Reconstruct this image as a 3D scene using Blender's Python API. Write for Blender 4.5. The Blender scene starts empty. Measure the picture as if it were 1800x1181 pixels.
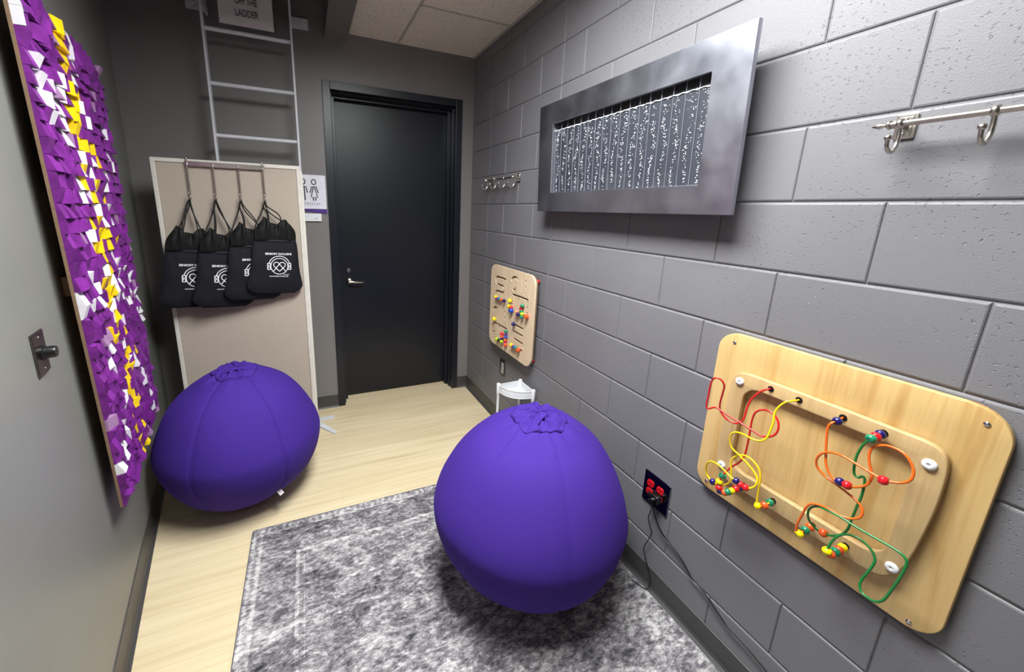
import bpy, bmesh, math, random
from mathutils import Vector, Matrix, noise
random.seed(7)
PI = math.pi
C = bpy.context.scene.collection
WL = {}

# ------------------------------------------------------------------ materials
def srgb(r, g, b):
    f = lambda c: c/12.92 if c <= .04045 else ((c+.055)/1.055)**2.4
    return (f(r/255), f(g/255), f(b/255), 1)
class N:
    def __init__(s, name):
        s.m = bpy.data.materials.new(name); s.m.use_nodes = True
        s.t = s.m.node_tree; s.t.nodes.clear()
        s.out = s.n('ShaderNodeOutputMaterial'); s.b = s.n('ShaderNodeBsdfPrincipled')
        s.l(s.b.outputs[0], s.out.inputs[0])
    def n(s, typ, **kw):
        o = s.t.nodes.new(typ)
        for k, v in kw.items():
            if k in o.inputs: o.inputs[k].default_value = v
            else: setattr(o, k, v)
        return o
    def l(s, a, b): s.t.links.new(a, b)
    def coord(s, sc=(1, 1, 1), kind='Object'):
        c = s.n('ShaderNodeTexCoord'); mp = s.n('ShaderNodeMapping')
        mp.inputs['Scale'].default_value = sc; s.l(c.outputs[kind], mp.inputs[0]); return mp.outputs[0]
    def noise(s, sc=5, detail=4, rough=.5, vec=None, dist=0):
        o = s.n('ShaderNodeTexNoise'); o.inputs['Scale'].default_value = sc; o.inputs['Detail'].default_value = detail
        o.inputs['Roughness'].default_value = rough; o.inputs['Distortion'].default_value = dist
        if vec is not None: s.l(vec, o.inputs['Vector'])
        return o.outputs['Fac']
    def ramp(s, fac, stops, interp='LINEAR'):
        r = s.n('ShaderNodeValToRGB'); r.color_ramp.interpolation = interp
        e = r.color_ramp.elements
        while len(e) < len(stops): e.new(.5)
        for i, (p, c) in enumerate(stops):
            e[i].position = p; e[i].color = c if len(c) == 4 else (*c, 1)
        s.l(fac, r.inputs[0]); return r.outputs[0]
    def math(s, op, a, b=None, clamp=False):
        o = s.n('ShaderNodeMath', operation=op); o.use_clamp = clamp
        for i, v in enumerate((a, b)):
            if v is None: continue
            if isinstance(v, (int, float)): o.inputs[i].default_value = v
            else: s.l(v, o.inputs[i])
        return o.outputs[0]
    def mix(s, f, a, b, mode='MIX'):
        o = s.n('ShaderNodeMixRGB', blend_type=mode)
        for i, v in enumerate((f, a, b)):
            if isinstance(v, (int, float)): o.inputs[i].default_value = v
            elif isinstance(v, tuple): o.inputs[i].default_value = v
            else: s.l(v, o.inputs[i])
        return o.outputs[0]
    def bump(s, h, strength=.3, dist=.002, normal=None):
        o = s.n('ShaderNodeBump'); o.inputs['Strength'].default_value = strength; o.inputs['Distance'].default_value = dist
        s.l(h, o.inputs['Height'])
        if normal is not None: s.l(normal, o.inputs['Normal'])
        s.l(o.outputs[0], s.b.inputs['Normal']); return o.outputs[0]
    def set(s, **kw):
        for k, v in kw.items():
            k = {'col': 'Base Color', 'rough': 'Roughness', 'metal': 'Metallic', 'spec': 'Specular IOR Level'}.get(k, k)
            if isinstance(v, (int, float, tuple)): s.b.inputs[k].default_value = v
            else: s.l(v, s.b.inputs[k])
        return s
def plain(name, rgb, rough=.5, metal=0, var=.06, scale=30, bump=0, bdist=.001, spec=.5, kind='Object'):
    s = N(name); c = srgb(*rgb)
    v = s.coord(kind=kind); f = s.noise(scale, 3, .6, v)
    lo = tuple(x*(1-var) for x in c[:3])+(1,); hi = tuple(min(1, x*(1+var)) for x in c[:3])+(1,)
    s.set(col=s.ramp(f, [(.3, lo), (.7, hi)]), rough=rough, metal=metal, spec=spec)
    if bump: s.bump(f, bump, bdist)
    return s.m
def paint_mat(name, rgb, pits=True, rough=.45, spec=.4, orange=.45):
    s = N(name); v = s.coord(); c = srgb(*rgb)
    big = s.noise(1.6, 3, .5, v)
    lo = tuple(x*.95 for x in c[:3])+(1,); hi = tuple(x*1.05 for x in c[:3])+(1,)
    s.set(col=s.ramp(big, [(.35, lo), (.65, hi)]), rough=rough, spec=spec)
    fine = s.noise(260, 3, .6, v)
    h = s.math('MULTIPLY', fine, orange)
    if pits:
        mp = s.coord((85, 85, 130))
        p = s.noise(1, 2, .5, mp)
        patch = s.noise(3.5, 2, .5, v)
        th = s.ramp(p, [(.0, (0, 0, 0)), (.31, (0, 0, 0)), (.36, (1, 1, 1)), (1, (1, 1, 1))])
        pm = s.ramp(patch, [(.42, (1, 1, 1)), (.52, (0, 0, 0))])
        th2 = s.math('MAXIMUM', th, pm)
        h = s.math('ADD', h, s.math('MULTIPLY', th2, 1.2))
    s.bump(h, .8 if pits else .35, .0016)
    return s.m
M = {}
M['wall'] = paint_mat('block_wall_paint', (114, 112, 116))
M['wall_smooth'] = paint_mat('smooth_wall_paint', (122, 121, 117), pits=False, rough=.38)
M['wall_back'] = paint_mat('back_wall_paint', (122, 118, 117), pits=False, rough=.4)
M['caulk'] = plain('grey_caulk', (112, 112, 122), .35, var=.08, scale=12)
M['base'] = plain('vinyl_baseboard', (66, 64, 64), .45, var=.05)
M['soffit'] = plain('soffit_paint', (112, 108, 105), .6)
M['front'] = plain('front_wall_paint', (58, 57, 57), .6)
M['black_paint'] = plain('door_frame_paint', (20, 23, 33), .34, var=.05, scale=3, spec=.5)
M['door'] = plain('door_leaf_paint', (17, 20, 29), .36, var=.08, scale=5, bump=.05, spec=.45)
M['steel'] = plain('satin_nickel', (196, 190, 182), .26, 1, var=.05)
M['chrome'] = plain('polished_steel', (215, 215, 218), .12, 1, var=.02)
M['white_metal'] = plain('white_powder_coat', (205, 206, 212), .4)
M['white_plastic'] = plain('white_plastic', (228, 228, 232), .35)
M['black_plastic'] = plain('black_plastic', (16, 16, 18), .32)
M['paper'] = plain('laminated_paper', (222, 212, 212), .22, var=.02, spec=.6)
M['black_ink'] = plain('black_ink', (24, 22, 26), .6)
M['grey_ink'] = plain('grey_ink', (140, 132, 150), .6)
M['purple_ink'] = plain('purple_sign_band', (70, 34, 130), .5)
M['sign_white'] = plain('sign_white', (226, 222, 234), .45)
M['cord'] = plain('black_cord', (12, 12, 13), .35)
M['dark_metal'] = plain('dark_switch_metal', (120, 114, 112), .33, 1)
M['red_plastic'] = plain('red_receptacle', (200, 22, 30), .3)
M['plate_dark'] = plain('reflective_plate', (120, 120, 134), .12, 1, var=.05)
M['outlet_grey'] = plain('grey_outlet', (168, 168, 166), .4)
BC = dict(red=(206, 26, 36), navy=(30, 24, 92), yellow=(240, 214, 10), green=(34, 128, 92), orange=(226, 84, 34),
          blue=(26, 70, 170), magenta=(150, 24, 84), purple=(84, 30, 120), lime=(176, 204, 30), peach=(232, 132, 90), black=(18, 18, 22))
for k, v in BC.items(): M['bead_'+k] = plain('glossy_'+k, v, .16, var=.04, spec=.6)
for k, v in dict(red=(196, 28, 30), yellow=(232, 196, 20), orange=(222, 98, 26), green=(24, 112, 50)).items():
    M['wire_'+k] = plain('coated_wire_'+k, v, .25, var=.04, spec=.6)

def wood(name, base, dark, ax='z', streak=.6, rough=.42):
    s = N(name)
    sc = {'z': (14, 14, .9), 'y': (14, .9, 14), 'x': (.9, 14, 14)}[ax]
    v = s.coord(sc); g = s.noise(1.6, 6, .62, v, .6)
    v2 = s.coord(tuple(k*7 for k in sc)); g2 = s.noise(1.5, 4, .6, v2, .2)
    v3 = s.coord(tuple(k*.45 for k in sc)); g3 = s.noise(1.2, 2, .5, v3, 1.2)
    col = s.ramp(g, [(.30, srgb(*dark)), (.52, srgb(*base)), (.8, tuple(min(1, x*1.06) for x in srgb(*base)[:3])+(1,))])
    st = s.ramp(g3, [(.56, (1, 1, 1)), (.68, (.74, .62, .42))])
    col = s.mix(streak, col, s.mix(1.0, col, st, 'MULTIPLY'))
    f2 = s.ramp(g2, [(.35, (.92, .92, .92)), (.65, (1.0, 1.0, 1.0))])
    col = s.mix(1.0, col, f2, 'MULTIPLY')
    s.set(col=col, rough=rough, spec=.4); s.bump(g2, .06, .001); return s.m
M['toy_wood'] = wood('varnished_pine_ply', (206, 172, 116), (188, 146, 86), 'z', .75)
M['ring_wood'] = wood('pale_plywood', (192, 162, 116), (178, 146, 100), 'z', .25)
M['birch'] = wood('birch_ply', (226, 202, 172), (216, 188, 156), 'z', .2)
M['ply_edge'] = plain('bare_ply_edge', (128, 102, 80), .7, var=.12, scale=60)
M['strut_wood'] = plain('rough_strut_wood', (150, 120, 96), .8, var=.15, scale=20)

def floor_mat():
    s = N('strand_vinyl_floor')
    g = s.noise(1, 6, .6, s.coord((1.3, 38, 1)), .3)
    g2 = s.noise(1, 3, .5, s.coord((.7, 6.5, 1)), .2)
    col = s.ramp(g, [(.28, srgb(190, 170, 134)), (.5, srgb(214, 196, 162)), (.74, srgb(224, 209, 178))])
    col = s.mix(.35, col, s.ramp(g2, [(.35, srgb(196, 176, 142)), (.65, srgb(218, 202, 172))]))
    br = s.n('ShaderNodeTexBrick'); br.offset = .37
    s.l(s.coord((1, 1, 1)), br.inputs['Vector'])
    br.inputs['Color1'].default_value = (1, 1, 1, 1); br.inputs['Color2'].default_value = (.95, .94, .92, 1); br.inputs['Mortar'].default_value = (.8, .76, .7, 1)
    br.inputs['Scale'].default_value = 1; br.inputs['Brick Width'].default_value = 1.2; br.inputs['Row Height'].default_value = .152
    br.inputs['Mortar Size'].default_value = .0009; br.inputs['Mortar Smooth'].default_value = .2
    col = s.mix(1.0, col, br.outputs['Color'], 'MULTIPLY')
    s.set(col=col, rough=.42, spec=.35); s.bump(g, .05, .0008); return s.m
M['floor'] = floor_mat()
def ceil_mat():
    s = N('speckled_ceiling_tile'); f = s.noise(170, 2, .7, s.coord())
    s.set(col=s.ramp(f, [(.33, srgb(176, 168, 158)), (.45, srgb(234, 226, 214)), (.7, srgb(240, 232, 222))]), rough=.9, spec=.1)
    s.bump(f, .3, .002); return s.m
M['ceil'] = ceil_mat()
M['tbar'] = plain('ceiling_grid_paint', (186, 180, 172), .5)

def rug_mat(x0, y1):
    s = N('distressed_rug_pile')
    c = s.n('ShaderNodeTexCoord'); sp = s.n('ShaderNodeSeparateXYZ'); s.l(c.outputs['Object'], sp.inputs[0])
    dx = s.math('SUBTRACT', sp.outputs[0], x0); dy = s.math('SUBTRACT', y1, sp.outputs[1])
    d = s.math('MINIMUM', dx, dy)
    vs = s.coord((1, 1.7, 1))
    big = s.noise(2.6, 6, .62, s.coord((1, 1.3, 1)), .5)
    mid = s.noise(11, 6, .72, vs, .9)
    fin = s.noise(46, 5, .75, s.coord((.75, 1.6, 1)), .5)
    vo = s.n('ShaderNodeTexVoronoi'); vo.feature = 'F1'; vo.inputs['Scale'].default_value = 9; s.l(s.coord((1, 1, 1)), vo.inputs['Vector'])
    wear = s.ramp(s.noise(7, 4, .6, s.coord()), [(.42, (.1, .1, .1)), (.6, (1, 1, 1))])
    rings = s.math('SINE', s.math('MULTIPLY', vo.outputs['Distance'], 34))
    val = s.math('ADD', s.math('MULTIPLY', big, .75), s.math('MULTIPLY', mid, .85))
    val = s.math('ADD', val, s.math('MULTIPLY', fin, 1.15))
    val = s.math('ADD', val, s.math('MULTIPLY', s.math('MULTIPLY', rings, wear), .04))
    # border stripes
    def band(a, b):
        return s.math('MULTIPLY', s.math('GREATER_THAN', d, a), s.math('LESS_THAN', d, b))
    val = s.math('ADD', val, s.math('MULTIPLY', band(.045, .052), .10))
    val = s.math('ADD', val, s.math('MULTIPLY', s.math('MULTIPLY', band(.203, .217), wear), .17))
    val = s.math('ADD', val, s.math('MULTIPLY', s.math('MULTIPLY', band(.235, .240), wear), .10))
    val = s.math('SUBTRACT', val, s.math('MULTIPLY', band(.055, .2), .05))
    ck = s.n('ShaderNodeTexWave'); ck.inputs['Scale'].default_value = 10; ck.inputs['Distortion'].default_value = 3; s.l(s.coord((1, 1, 1)), ck.inputs['Vector'])
    val = s.math('ADD', val, s.math('MULTIPLY', s.math('MULTIPLY', band(.01, .045), ck.outputs['Fac']), .12))
    val = s.math('MULTIPLY', val, .5)
    col = s.ramp(val, [(.53, srgb(50, 49, 53)), (.61, srgb(90, 87, 92)), (.675, srgb(124, 120, 124)), (.735, srgb(164, 160, 162)), (.81, srgb(204, 200, 199))])
    s.set(col=col, rough=.95, spec=.1)
    s.bump(s.math('ADD', fin, s.noise(420, 2, .6, s.coord())), .5, .003); return s.m

def fabric(name, rgb, scale=900, rough=.85, sheen=.3, bump=.15):
    s = N(name); v = s.coord(); f = s.noise(scale, 2, .7, v); g = s.noise(6, 3, .5, v); c = srgb(*rgb)
    col = s.ramp(f, [(.3, tuple(x*.86 for x in c[:3])+(1,)), (.7, tuple(min(1, x*1.12) for x in c[:3])+(1,))])
    s.set(col=s.mix(.12, col, s.ramp(g, [(.3, tuple(x*.8 for x in c[:3])+(1,)), (.7, c)])), rough=rough, spec=.2)
    s.b.inputs['Sheen Weight'].default_value = sheen; s.b.inputs['Sheen Roughness'].default_value = .5
    s.b.inputs['Sheen Tint'].default_value = c
    s.bump(f, bump, .0008); return s.m
M['bean'] = fabric('purple_bean_bag_cloth', (60, 35, 127))
M['panel_fabric'] = fabric('beige_panel_fabric', (180, 167, 154), 420, .9, .1, .2)
M['panel_trim'] = plain('partition_trim', (214, 208, 200), .45)
M['nylon'] = fabric('black_nylon', (24, 25, 31), 700, .55, .1, .1)
M['nylon_top'] = fabric('black_gathered_nylon', (22, 22, 22), 700, .6, .1, .1)
M['cordblack'] = plain('drawstring_black', (14, 14, 15), .7)
M['print'] = plain('white_screen_print', (232, 232, 236), .6, var=.03)
M['tag'] = plain('care_tag_cloth', (214, 204, 206), .8)

def tile_mat(name, rgb):
    s = N(name); c = srgb(*rgb)
    inf = s.n('ShaderNodeTexCoord')
    f = s.noise(1, 4, .6, s.coord((30, 30, 140)), .6); g = s.noise(19, 1, .5, s.coord())
    lo = tuple(x*.72 for x in c[:3])+(1,); hi = tuple(min(1, x*1.25) for x in c[:3])+(1,)
    col = s.ramp(g, [(.35, lo), (.65, hi)])
    st = s.ramp(f, [(.35, (.86, .86, .86)), (.65, (1.06, 1.06, 1.06))])
    s.set(col=s.mix(1.0, col, st, 'MULTIPLY'), rough=.5, spec=.35); s.bump(f, .12, .001); return s.m
M['tile_P'] = tile_mat('purple_painted_wood', (112, 36, 128))
M['tile_M'] = plain('mauve_painted_wood', (150, 112, 152), .5, var=.1)
M['tile_Y'] = plain('yellow_painted_wood', (240, 200, 8), .5, var=.1)
M['tile_W'] = plain('white_painted_wood', (226, 222, 228), .5, var=.05)

def alu():
    s = N('brushed_aluminium'); v = s.coord((3, 3, 260)); v2 = s.coord((3, 260, 3)); f = s.noise(1, 3, .6, v)
    g = s.noise(5, 4, .6, s.coord())
    s.set(col=s.ramp(g, [(.3, srgb(168, 170, 182)), (.7, srgb(190, 190, 200))]), rough=s.ramp(g, [(.3, (.3, .3, .3)), (.7, (.42, .42, .42))]), metal=1)
    s.bump(s.noise(500, 2, .6, s.coord((1, .2, 1))), .12, .0006); return s.m
M['alu'] = alu()
M['tank'] = plain('dark_tank_back', (14, 15, 19), .6)
M['water'] = plain('grey_water_panel', (46, 48, 58), .6, var=.12, scale=25)
M['divider'] = plain('clear_divider_edge', (118, 120, 130), .4)
M['bubble'] = plain('bubble_white', (240, 242, 250), .12, spec=.8)
def glassy(name, tint=(1, 1, 1, 1), gloss=.12, rough=.02):
    m = bpy.data.materials.new(name); m.use_nodes = True; t = m.node_tree; t.nodes.clear()
    o = t.nodes.new('ShaderNodeOutputMaterial'); mx = t.nodes.new('ShaderNodeMixShader')
    a = t.nodes.new('ShaderNodeBsdfTransparent'); a.inputs[0].default_value = tint
    b = t.nodes.new('ShaderNodeBsdfGlossy'); b.inputs['Roughness'].default_value = rough
    lw = t.nodes.new('ShaderNodeLayerWeight'); lw.inputs[0].default_value = .5
    pw = t.nodes.new('ShaderNodeMath'); pw.operation = 'POWER'; pw.inputs[1].default_value = 5; t.links.new(lw.outputs['Facing'], pw.inputs[0])
    fr = t.nodes.new('ShaderNodeMath'); fr.operation = 'MULTIPLY_ADD'; fr.inputs[1].default_value = .8; fr.inputs[2].default_value = .03; t.links.new(pw.outputs[0], fr.inputs[0])
    t.links.new(fr.outputs[0], mx.inputs[0]); t.links.new(a.outputs[0], mx.inputs[1]); t.links.new(b.outputs[0], mx.inputs[2]); t.links.new(mx.outputs[0], o.inputs[0]); return m
M['pane'] = glassy('clear_pane')
def milky():
    s = N('translucent_white_plastic'); s.set(col=(.86, .87, .9, 1), rough=.35); s.b.inputs['Alpha'].default_value = .62; return s.m
M['milky'] = milky()
def emis(name, col, st):
    s = N(name); s.set(col=(.9, .9, .9, 1)); s.b.inputs['Emission Color'].default_value = col; s.b.inputs['Emission Strength'].default_value = st; return s.m
LIGHT = 1.0
def louvred(name, col, st, k):
    s = N(name); s.set(col=(.9, .9, .9, 1)); s.b.inputs['Emission Color'].default_value = col
    g = s.n('ShaderNodeNewGeometry'); dt = s.n('ShaderNodeVectorMath', operation='DOT_PRODUCT'); s.l(g.outputs['Incoming'], dt.inputs[0]); s.l(g.outputs['Normal'], dt.inputs[1])
    s.l(s.math('MULTIPLY', s.math('POWER', s.math('ABSOLUTE', dt.outputs['Value']), k), st), s.b.inputs['Emission Strength']); return s.m
M['lamp'] = louvred('louvred_troffer_diffuser', (.965, 1, .985, 1), 30*LIGHT, .65)

# ------------------------------------------------------------------ mesh helpers
def box(bm, x0, x1, y0, y1, z0, z1):
    v = [bm.verts.new((x, y, z)) for x in (x0, x1) for y in (y0, y1) for z in (z0, z1)]
    for f in ((0, 1, 3, 2), (4, 6, 7, 5), (0, 4, 5, 1), (2, 3, 7, 6), (0, 2, 6, 4), (1, 5, 7, 3)):
        bm.faces.new([v[i] for i in f])
    return v
def tube(bm, pts, r, seg=10, closed=False, cap=True, flat=1.0):
    pts = [Vector(p) for p in pts]; n = len(pts); rings = []
    up = None
    for i, p in enumerate(pts):
        t = (pts[min(i+1, n-1)]-pts[max(i-1, 0)])
        if closed: t = pts[(i+1) % n]-pts[i-1]
        t.normalize()
        if up is None:
            up = Vector((0, 0, 1)) if abs(t.z) < .9 else Vector((1, 0, 0))
        a = t.cross(up).normalized(); b = a.cross(t).normalized(); up = b
        rr = r[i] if isinstance(r, (list, tuple)) else r
        rings.append([bm.verts.new(p+a*math.cos(2*PI*k/seg)*rr+b*math.sin(2*PI*k/seg)*rr*flat) for k in range(seg)])
    m = n if closed else n-1
    for i in range(m):
        A, B = rings[i], rings[(i+1) % n]
        for k in range(seg): bm.faces.new((A[k], A[(k+1) % seg], B[(k+1) % seg], B[k]))
    if cap and not closed:
        bm.faces.new(list(reversed(rings[0]))); bm.faces.new(rings[-1])
def lathe(bm, prof, origin=(0, 0, 0), axis=(0, 0, 1), seg=24):
    """prof: list of (radius, height along axis)"""
    o = Vector(origin); q = Vector((0, 0, 1)).rotation_difference(Vector(axis).normalized()); rings = []
    for r, h in prof:
        if r < 1e-6: rings.append([bm.verts.new(o+q@Vector((0, 0, h)))])
        else: rings.append([bm.verts.new(o+q@Vector((r*math.cos(2*PI*k/seg), r*math.sin(2*PI*k/seg), h))) for k in range(seg)])
    for A, B in zip(rings[:-1], rings[1:]):
        if len(A) == 1 and len(B) == 1: continue
        for k in range(seg):
            k2 = (k+1) % seg
            if len(A) == 1: bm.faces.new((A[0], B[k2], B[k]))
            elif len(B) == 1: bm.faces.new((A[k], A[k2], B[0]))
            else: bm.faces.new((A[k], A[k2], B[k2], B[k]))
    if len(rings[0]) > 1: bm.faces.new(list(reversed(rings[0])))
    if len(rings[-1]) > 1: bm.faces.new(rings[-1])
def ball(bm, c, r, seg=16, rings=10, sq=(1, 1, 1)):
    m = Matrix.Translation(Vector(c)) @ Matrix.Diagonal((sq[0], sq[1], sq[2], 1))
    bmesh.ops.create_uvsphere(bm, u_segments=seg, v_segments=rings, radius=r, matrix=m)
def catmull(pts, sub=6):
    P = [Vector(p) for p in pts]; out = []
    for i in range(len(P)-1):
        a, b, c, d = P[max(i-1, 0)], P[i], P[i+1], P[min(i+2, len(P)-1)]
        for k in range(sub):
            t = k/sub
            out.append(.5*((2*b)+(c-a)*t+(2*a-5*b+4*c-d)*t*t+(3*b-a-3*c+d)*t**3))
    out.append(P[-1]); return out
def rrect(x0, x1, y0, y1, r, seg=8):
    rs = r if isinstance(r, (list, tuple)) else [r]*4   # corners: x1y1, x0y1, x0y0, x1y0
    cs = [(x1-rs[0], y1-rs[0], 0, rs[0]), (x0+rs[1], y1-rs[1], PI/2, rs[1]), (x0+rs[2], y0+rs[2], PI, rs[2]), (x1-rs[3], y0+rs[3], 1.5*PI, rs[3])]
    return [(cx+rr*math.cos(a+PI/2*k/seg), cy+rr*math.sin(a+PI/2*k/seg)) for cx, cy, a, rr in cs for k in range(seg+1)]
def plate2d(outer, holes, depth, bevel=0.0):
    """2D outline with true holes, extruded symmetrically about z=0 -> bmesh in local xy plane"""
    cu = bpy.data.curves.new('tmp', 'CURVE'); cu.dimensions = '2D'; cu.fill_mode = 'BOTH'
    cu.extrude = depth/2-bevel; cu.bevel_depth = bevel; cu.bevel_resolution = 2; cu.offset = -bevel
    for pl in [outer]+holes:
        sp = cu.splines.new('POLY'); sp.points.add(len(pl)-1)
        for i, p in enumerate(pl): sp.points[i].co = (p[0], p[1], 0, 1)
        sp.use_cyclic_u = True
    o = bpy.data.objects.new('tmp', cu); C.objects.link(o)
    dg = bpy.context.evaluated_depsgraph_get(); dg.update()
    me = bpy.data.meshes.new_from_object(o.evaluated_get(dg)); bm = bmesh.new(); bm.from_mesh(me)
    bpy.data.objects.remove(o); bpy.data.curves.remove(cu); bpy.data.meshes.remove(me)
    bmesh.ops.remove_doubles(bm, verts=bm.verts, dist=1e-5)
    return bm
def text_bm(txt, size, depth=.0004, align='CENTER', offset=0, width=None, space=1.0):
    cu = bpy.data.curves.new('tmp', 'FONT'); cu.body = txt; cu.size = size; cu.align_x = align; cu.align_y = 'CENTER'
    cu.extrude = depth; cu.offset = offset; cu.resolution_u = 3; cu.space_character = space
    o = bpy.data.objects.new('tmp', cu); C.objects.link(o)
    dg = bpy.context.evaluated_depsgraph_get(); dg.update()
    me = bpy.data.meshes.new_from_object(o.evaluated_get(dg)); bm = bmesh.new(); bm.from_mesh(me)
    bpy.data.objects.remove(o); bpy.data.curves.remove(cu); bpy.data.meshes.remove(me)
    if width:
        xs = [v.co.x for v in bm.verts]; k = width/(max(xs)-min(xs))
        for v in bm.verts: v.co.x *= k
    return bm
def xform(bm, fn):
    for v in bm.verts: v.co = Vector(fn(v.co))
    return bm
def ribbon(bm, pts, w, fn, closed=False):
    """flat stroke in 2D mapped by fn(x, z)->world point"""
    P = [Vector((p[0], p[1])) for p in pts]; n = len(P); L = []
    for i in range(n):
        t = P[(i+1) % n]-P[i-1] if closed else P[min(i+1, n-1)]-P[max(i-1, 0)]
        t = t.normalized() if t.length > 0 else Vector((1, 0)); nn = Vector((-t.y, t.x))*w/2
        L.append([bm.verts.new(fn(P[i].x+nn.x, P[i].y+nn.y)), bm.verts.new(fn(P[i].x-nn.x, P[i].y-nn.y))])
    for i in range(n if closed else n-1):
        a, b = L[i], L[(i+1) % n]; bm.faces.new((a[0], a[1], b[1], b[0]))
def obj(name, bm, mat, parent=None, smooth=False, bevel=0, seg=2, solid=0, fixn=True, angle=None):
    if fixn: bmesh.ops.recalc_face_normals(bm, faces=bm.faces)
    org = WL.get(parent.name, Vector()) if parent else Vector()
    if org.length > 0:
        for v in bm.verts: v.co -= org
    me = bpy.data.meshes.new(name); bm.to_mesh(me); bm.free()
    mats = mat if isinstance(mat, list) else [mat]
    for m in mats: me.materials.append(M[m] if isinstance(m, str) else m)
    if smooth:
        for p in me.polygons: p.use_smooth = True
        if angle: me.set_sharp_from_angle(angle=math.radians(angle))
    o = bpy.data.objects.new(name, me); C.objects.link(o)
    if parent: o.parent = parent; WL[o.name] = org.copy()
    else: WL[o.name] = Vector()
    if bevel:
        b = o.modifiers.new('bevel', 'BEVEL'); b.width = bevel; b.segments = seg; b.limit_method = 'ANGLE'
    if solid:
        b = o.modifiers.new('solid', 'SOLIDIFY'); b.thickness = solid
    return o
def tag(o, label=None, cat=None, group=None, kind=None):
    if label: o['label'] = label
    if cat: o['category'] = cat
    if group: o['group'] = group
    if kind: o['kind'] = kind
    return o
def thing(name, loc, label, cat, group=None):
    o = bpy.data.objects.new(name, None); C.objects.link(o); o.location = loc; o.empty_display_size = .05
    WL[o.name] = Vector(loc); return tag(o, label, cat, group)
def copy_tree(o, parent=None):
    c = o.copy(); C.objects.link(c); c.parent = parent
    for ch in list(o.children): copy_tree(ch, c)
    return c
def struct(o): o['kind'] = 'structure'; return o
B = bmesh.new
def arc(cx, cz, r, a0, a1, n=28): return [(cx+r*math.cos(math.radians(a0+(a1-a0)*i/n)), cz+r*math.sin(math.radians(a0+(a1-a0)*i/n))) for i in range(n+1)]
def seg(p, q, n=8): return [(p[0]+(q[0]-p[0])*i/n, p[1]+(q[1]-p[1])*i/n) for i in range(n+1)]
EXPO = 1.1
YELLOW_CELLS = [(0, 8), (0, 10), (1, 8), (2, 10), (3, 7), (4, 7), (5, 8), (5, 10), (6, 8), (7, 7), (8, 7), (8, 8), (8, 10), (9, 7), (9, 8), (9, 13), (10, 9), (10, 10), (12, 6), (12, 7), (12, 10), (13, 5), (13, 7), (13, 8), (14, 8), (15, 6), (15, 8), (16, 7), (16, 8), (16, 9), (17, 6), (17, 8), (18, 8), (18, 9), (19, 8), (20, 6), (20, 7), (20, 8), (20, 10), (20, 13), (21, 8), (21, 9), (21, 10), (22, 6), (22, 8), (24, 8), (24, 9), (24, 12), (25, 6), (25, 10), (26, 7), (27, 12), (28, 7), (28, 8), (28, 9), (28, 11), (29, 6), (29, 7), (30, 6), (30, 8), (31, 8), (32, 7), (32, 8), (32, 10), (33, 7), (34, 7), (34, 8), (35, 7), (35, 8), (36, 7), (36, 8)]
WHITE_CELLS = [(1, 16), (2, 16), (3, 0), (3, 2), (3, 16), (4, 1), (4, 2), (4, 4), (5, 4), (5, 14), (6, 5), (6, 14), (7, 5), (8, 11), (8, 12), (9, 9), (9, 11), (10, 4), (11, 3), (11, 8), (11, 19), (12, 4), (12, 18), (12, 19), (13, 10), (13, 19), (14, 7), (14, 14), (14, 18), (15, 7), (15, 10), (15, 12), (15, 15), (16, 0), (16, 2), (16, 4), (16, 10), (16, 12), (16, 16), (16, 17), (17, 0), (17, 4), (17, 9), (17, 12), (17, 14), (18, 3), (18, 7), (18, 12), (19, 11), (20, 5), (21, 5), (22, 10), (22, 13), (23, 8), (23, 12), (24, 5), (24, 7), (25, 5), (25, 9), (25, 13), (26, 6), (26, 9), (26, 14), (27, 7), (27, 10), (27, 17), (28, 4), (28, 17), (29, 2), (29, 4), (30, 1), (30, 4), (30, 10), (30, 17), (31, 1), (31, 3), (31, 5), (31, 9), (32, 1), (32, 5), (33, 9), (34, 0), (34, 10), (35, 0), (35, 10), (36, 10)]
MAUVE_CELLS = [(0, 12), (0, 18), (7, 0), (11, 2), (13, 3), (13, 4), (13, 16), (14, 15), (14, 17), (15, 18), (19, 19), (21, 3), (21, 7), (22, 4), (22, 15), (23, 9), (24, 2), (26, 18), (28, 5), (31, 4), (32, 14), (33, 15), (35, 6), (36, 19)]
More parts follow.
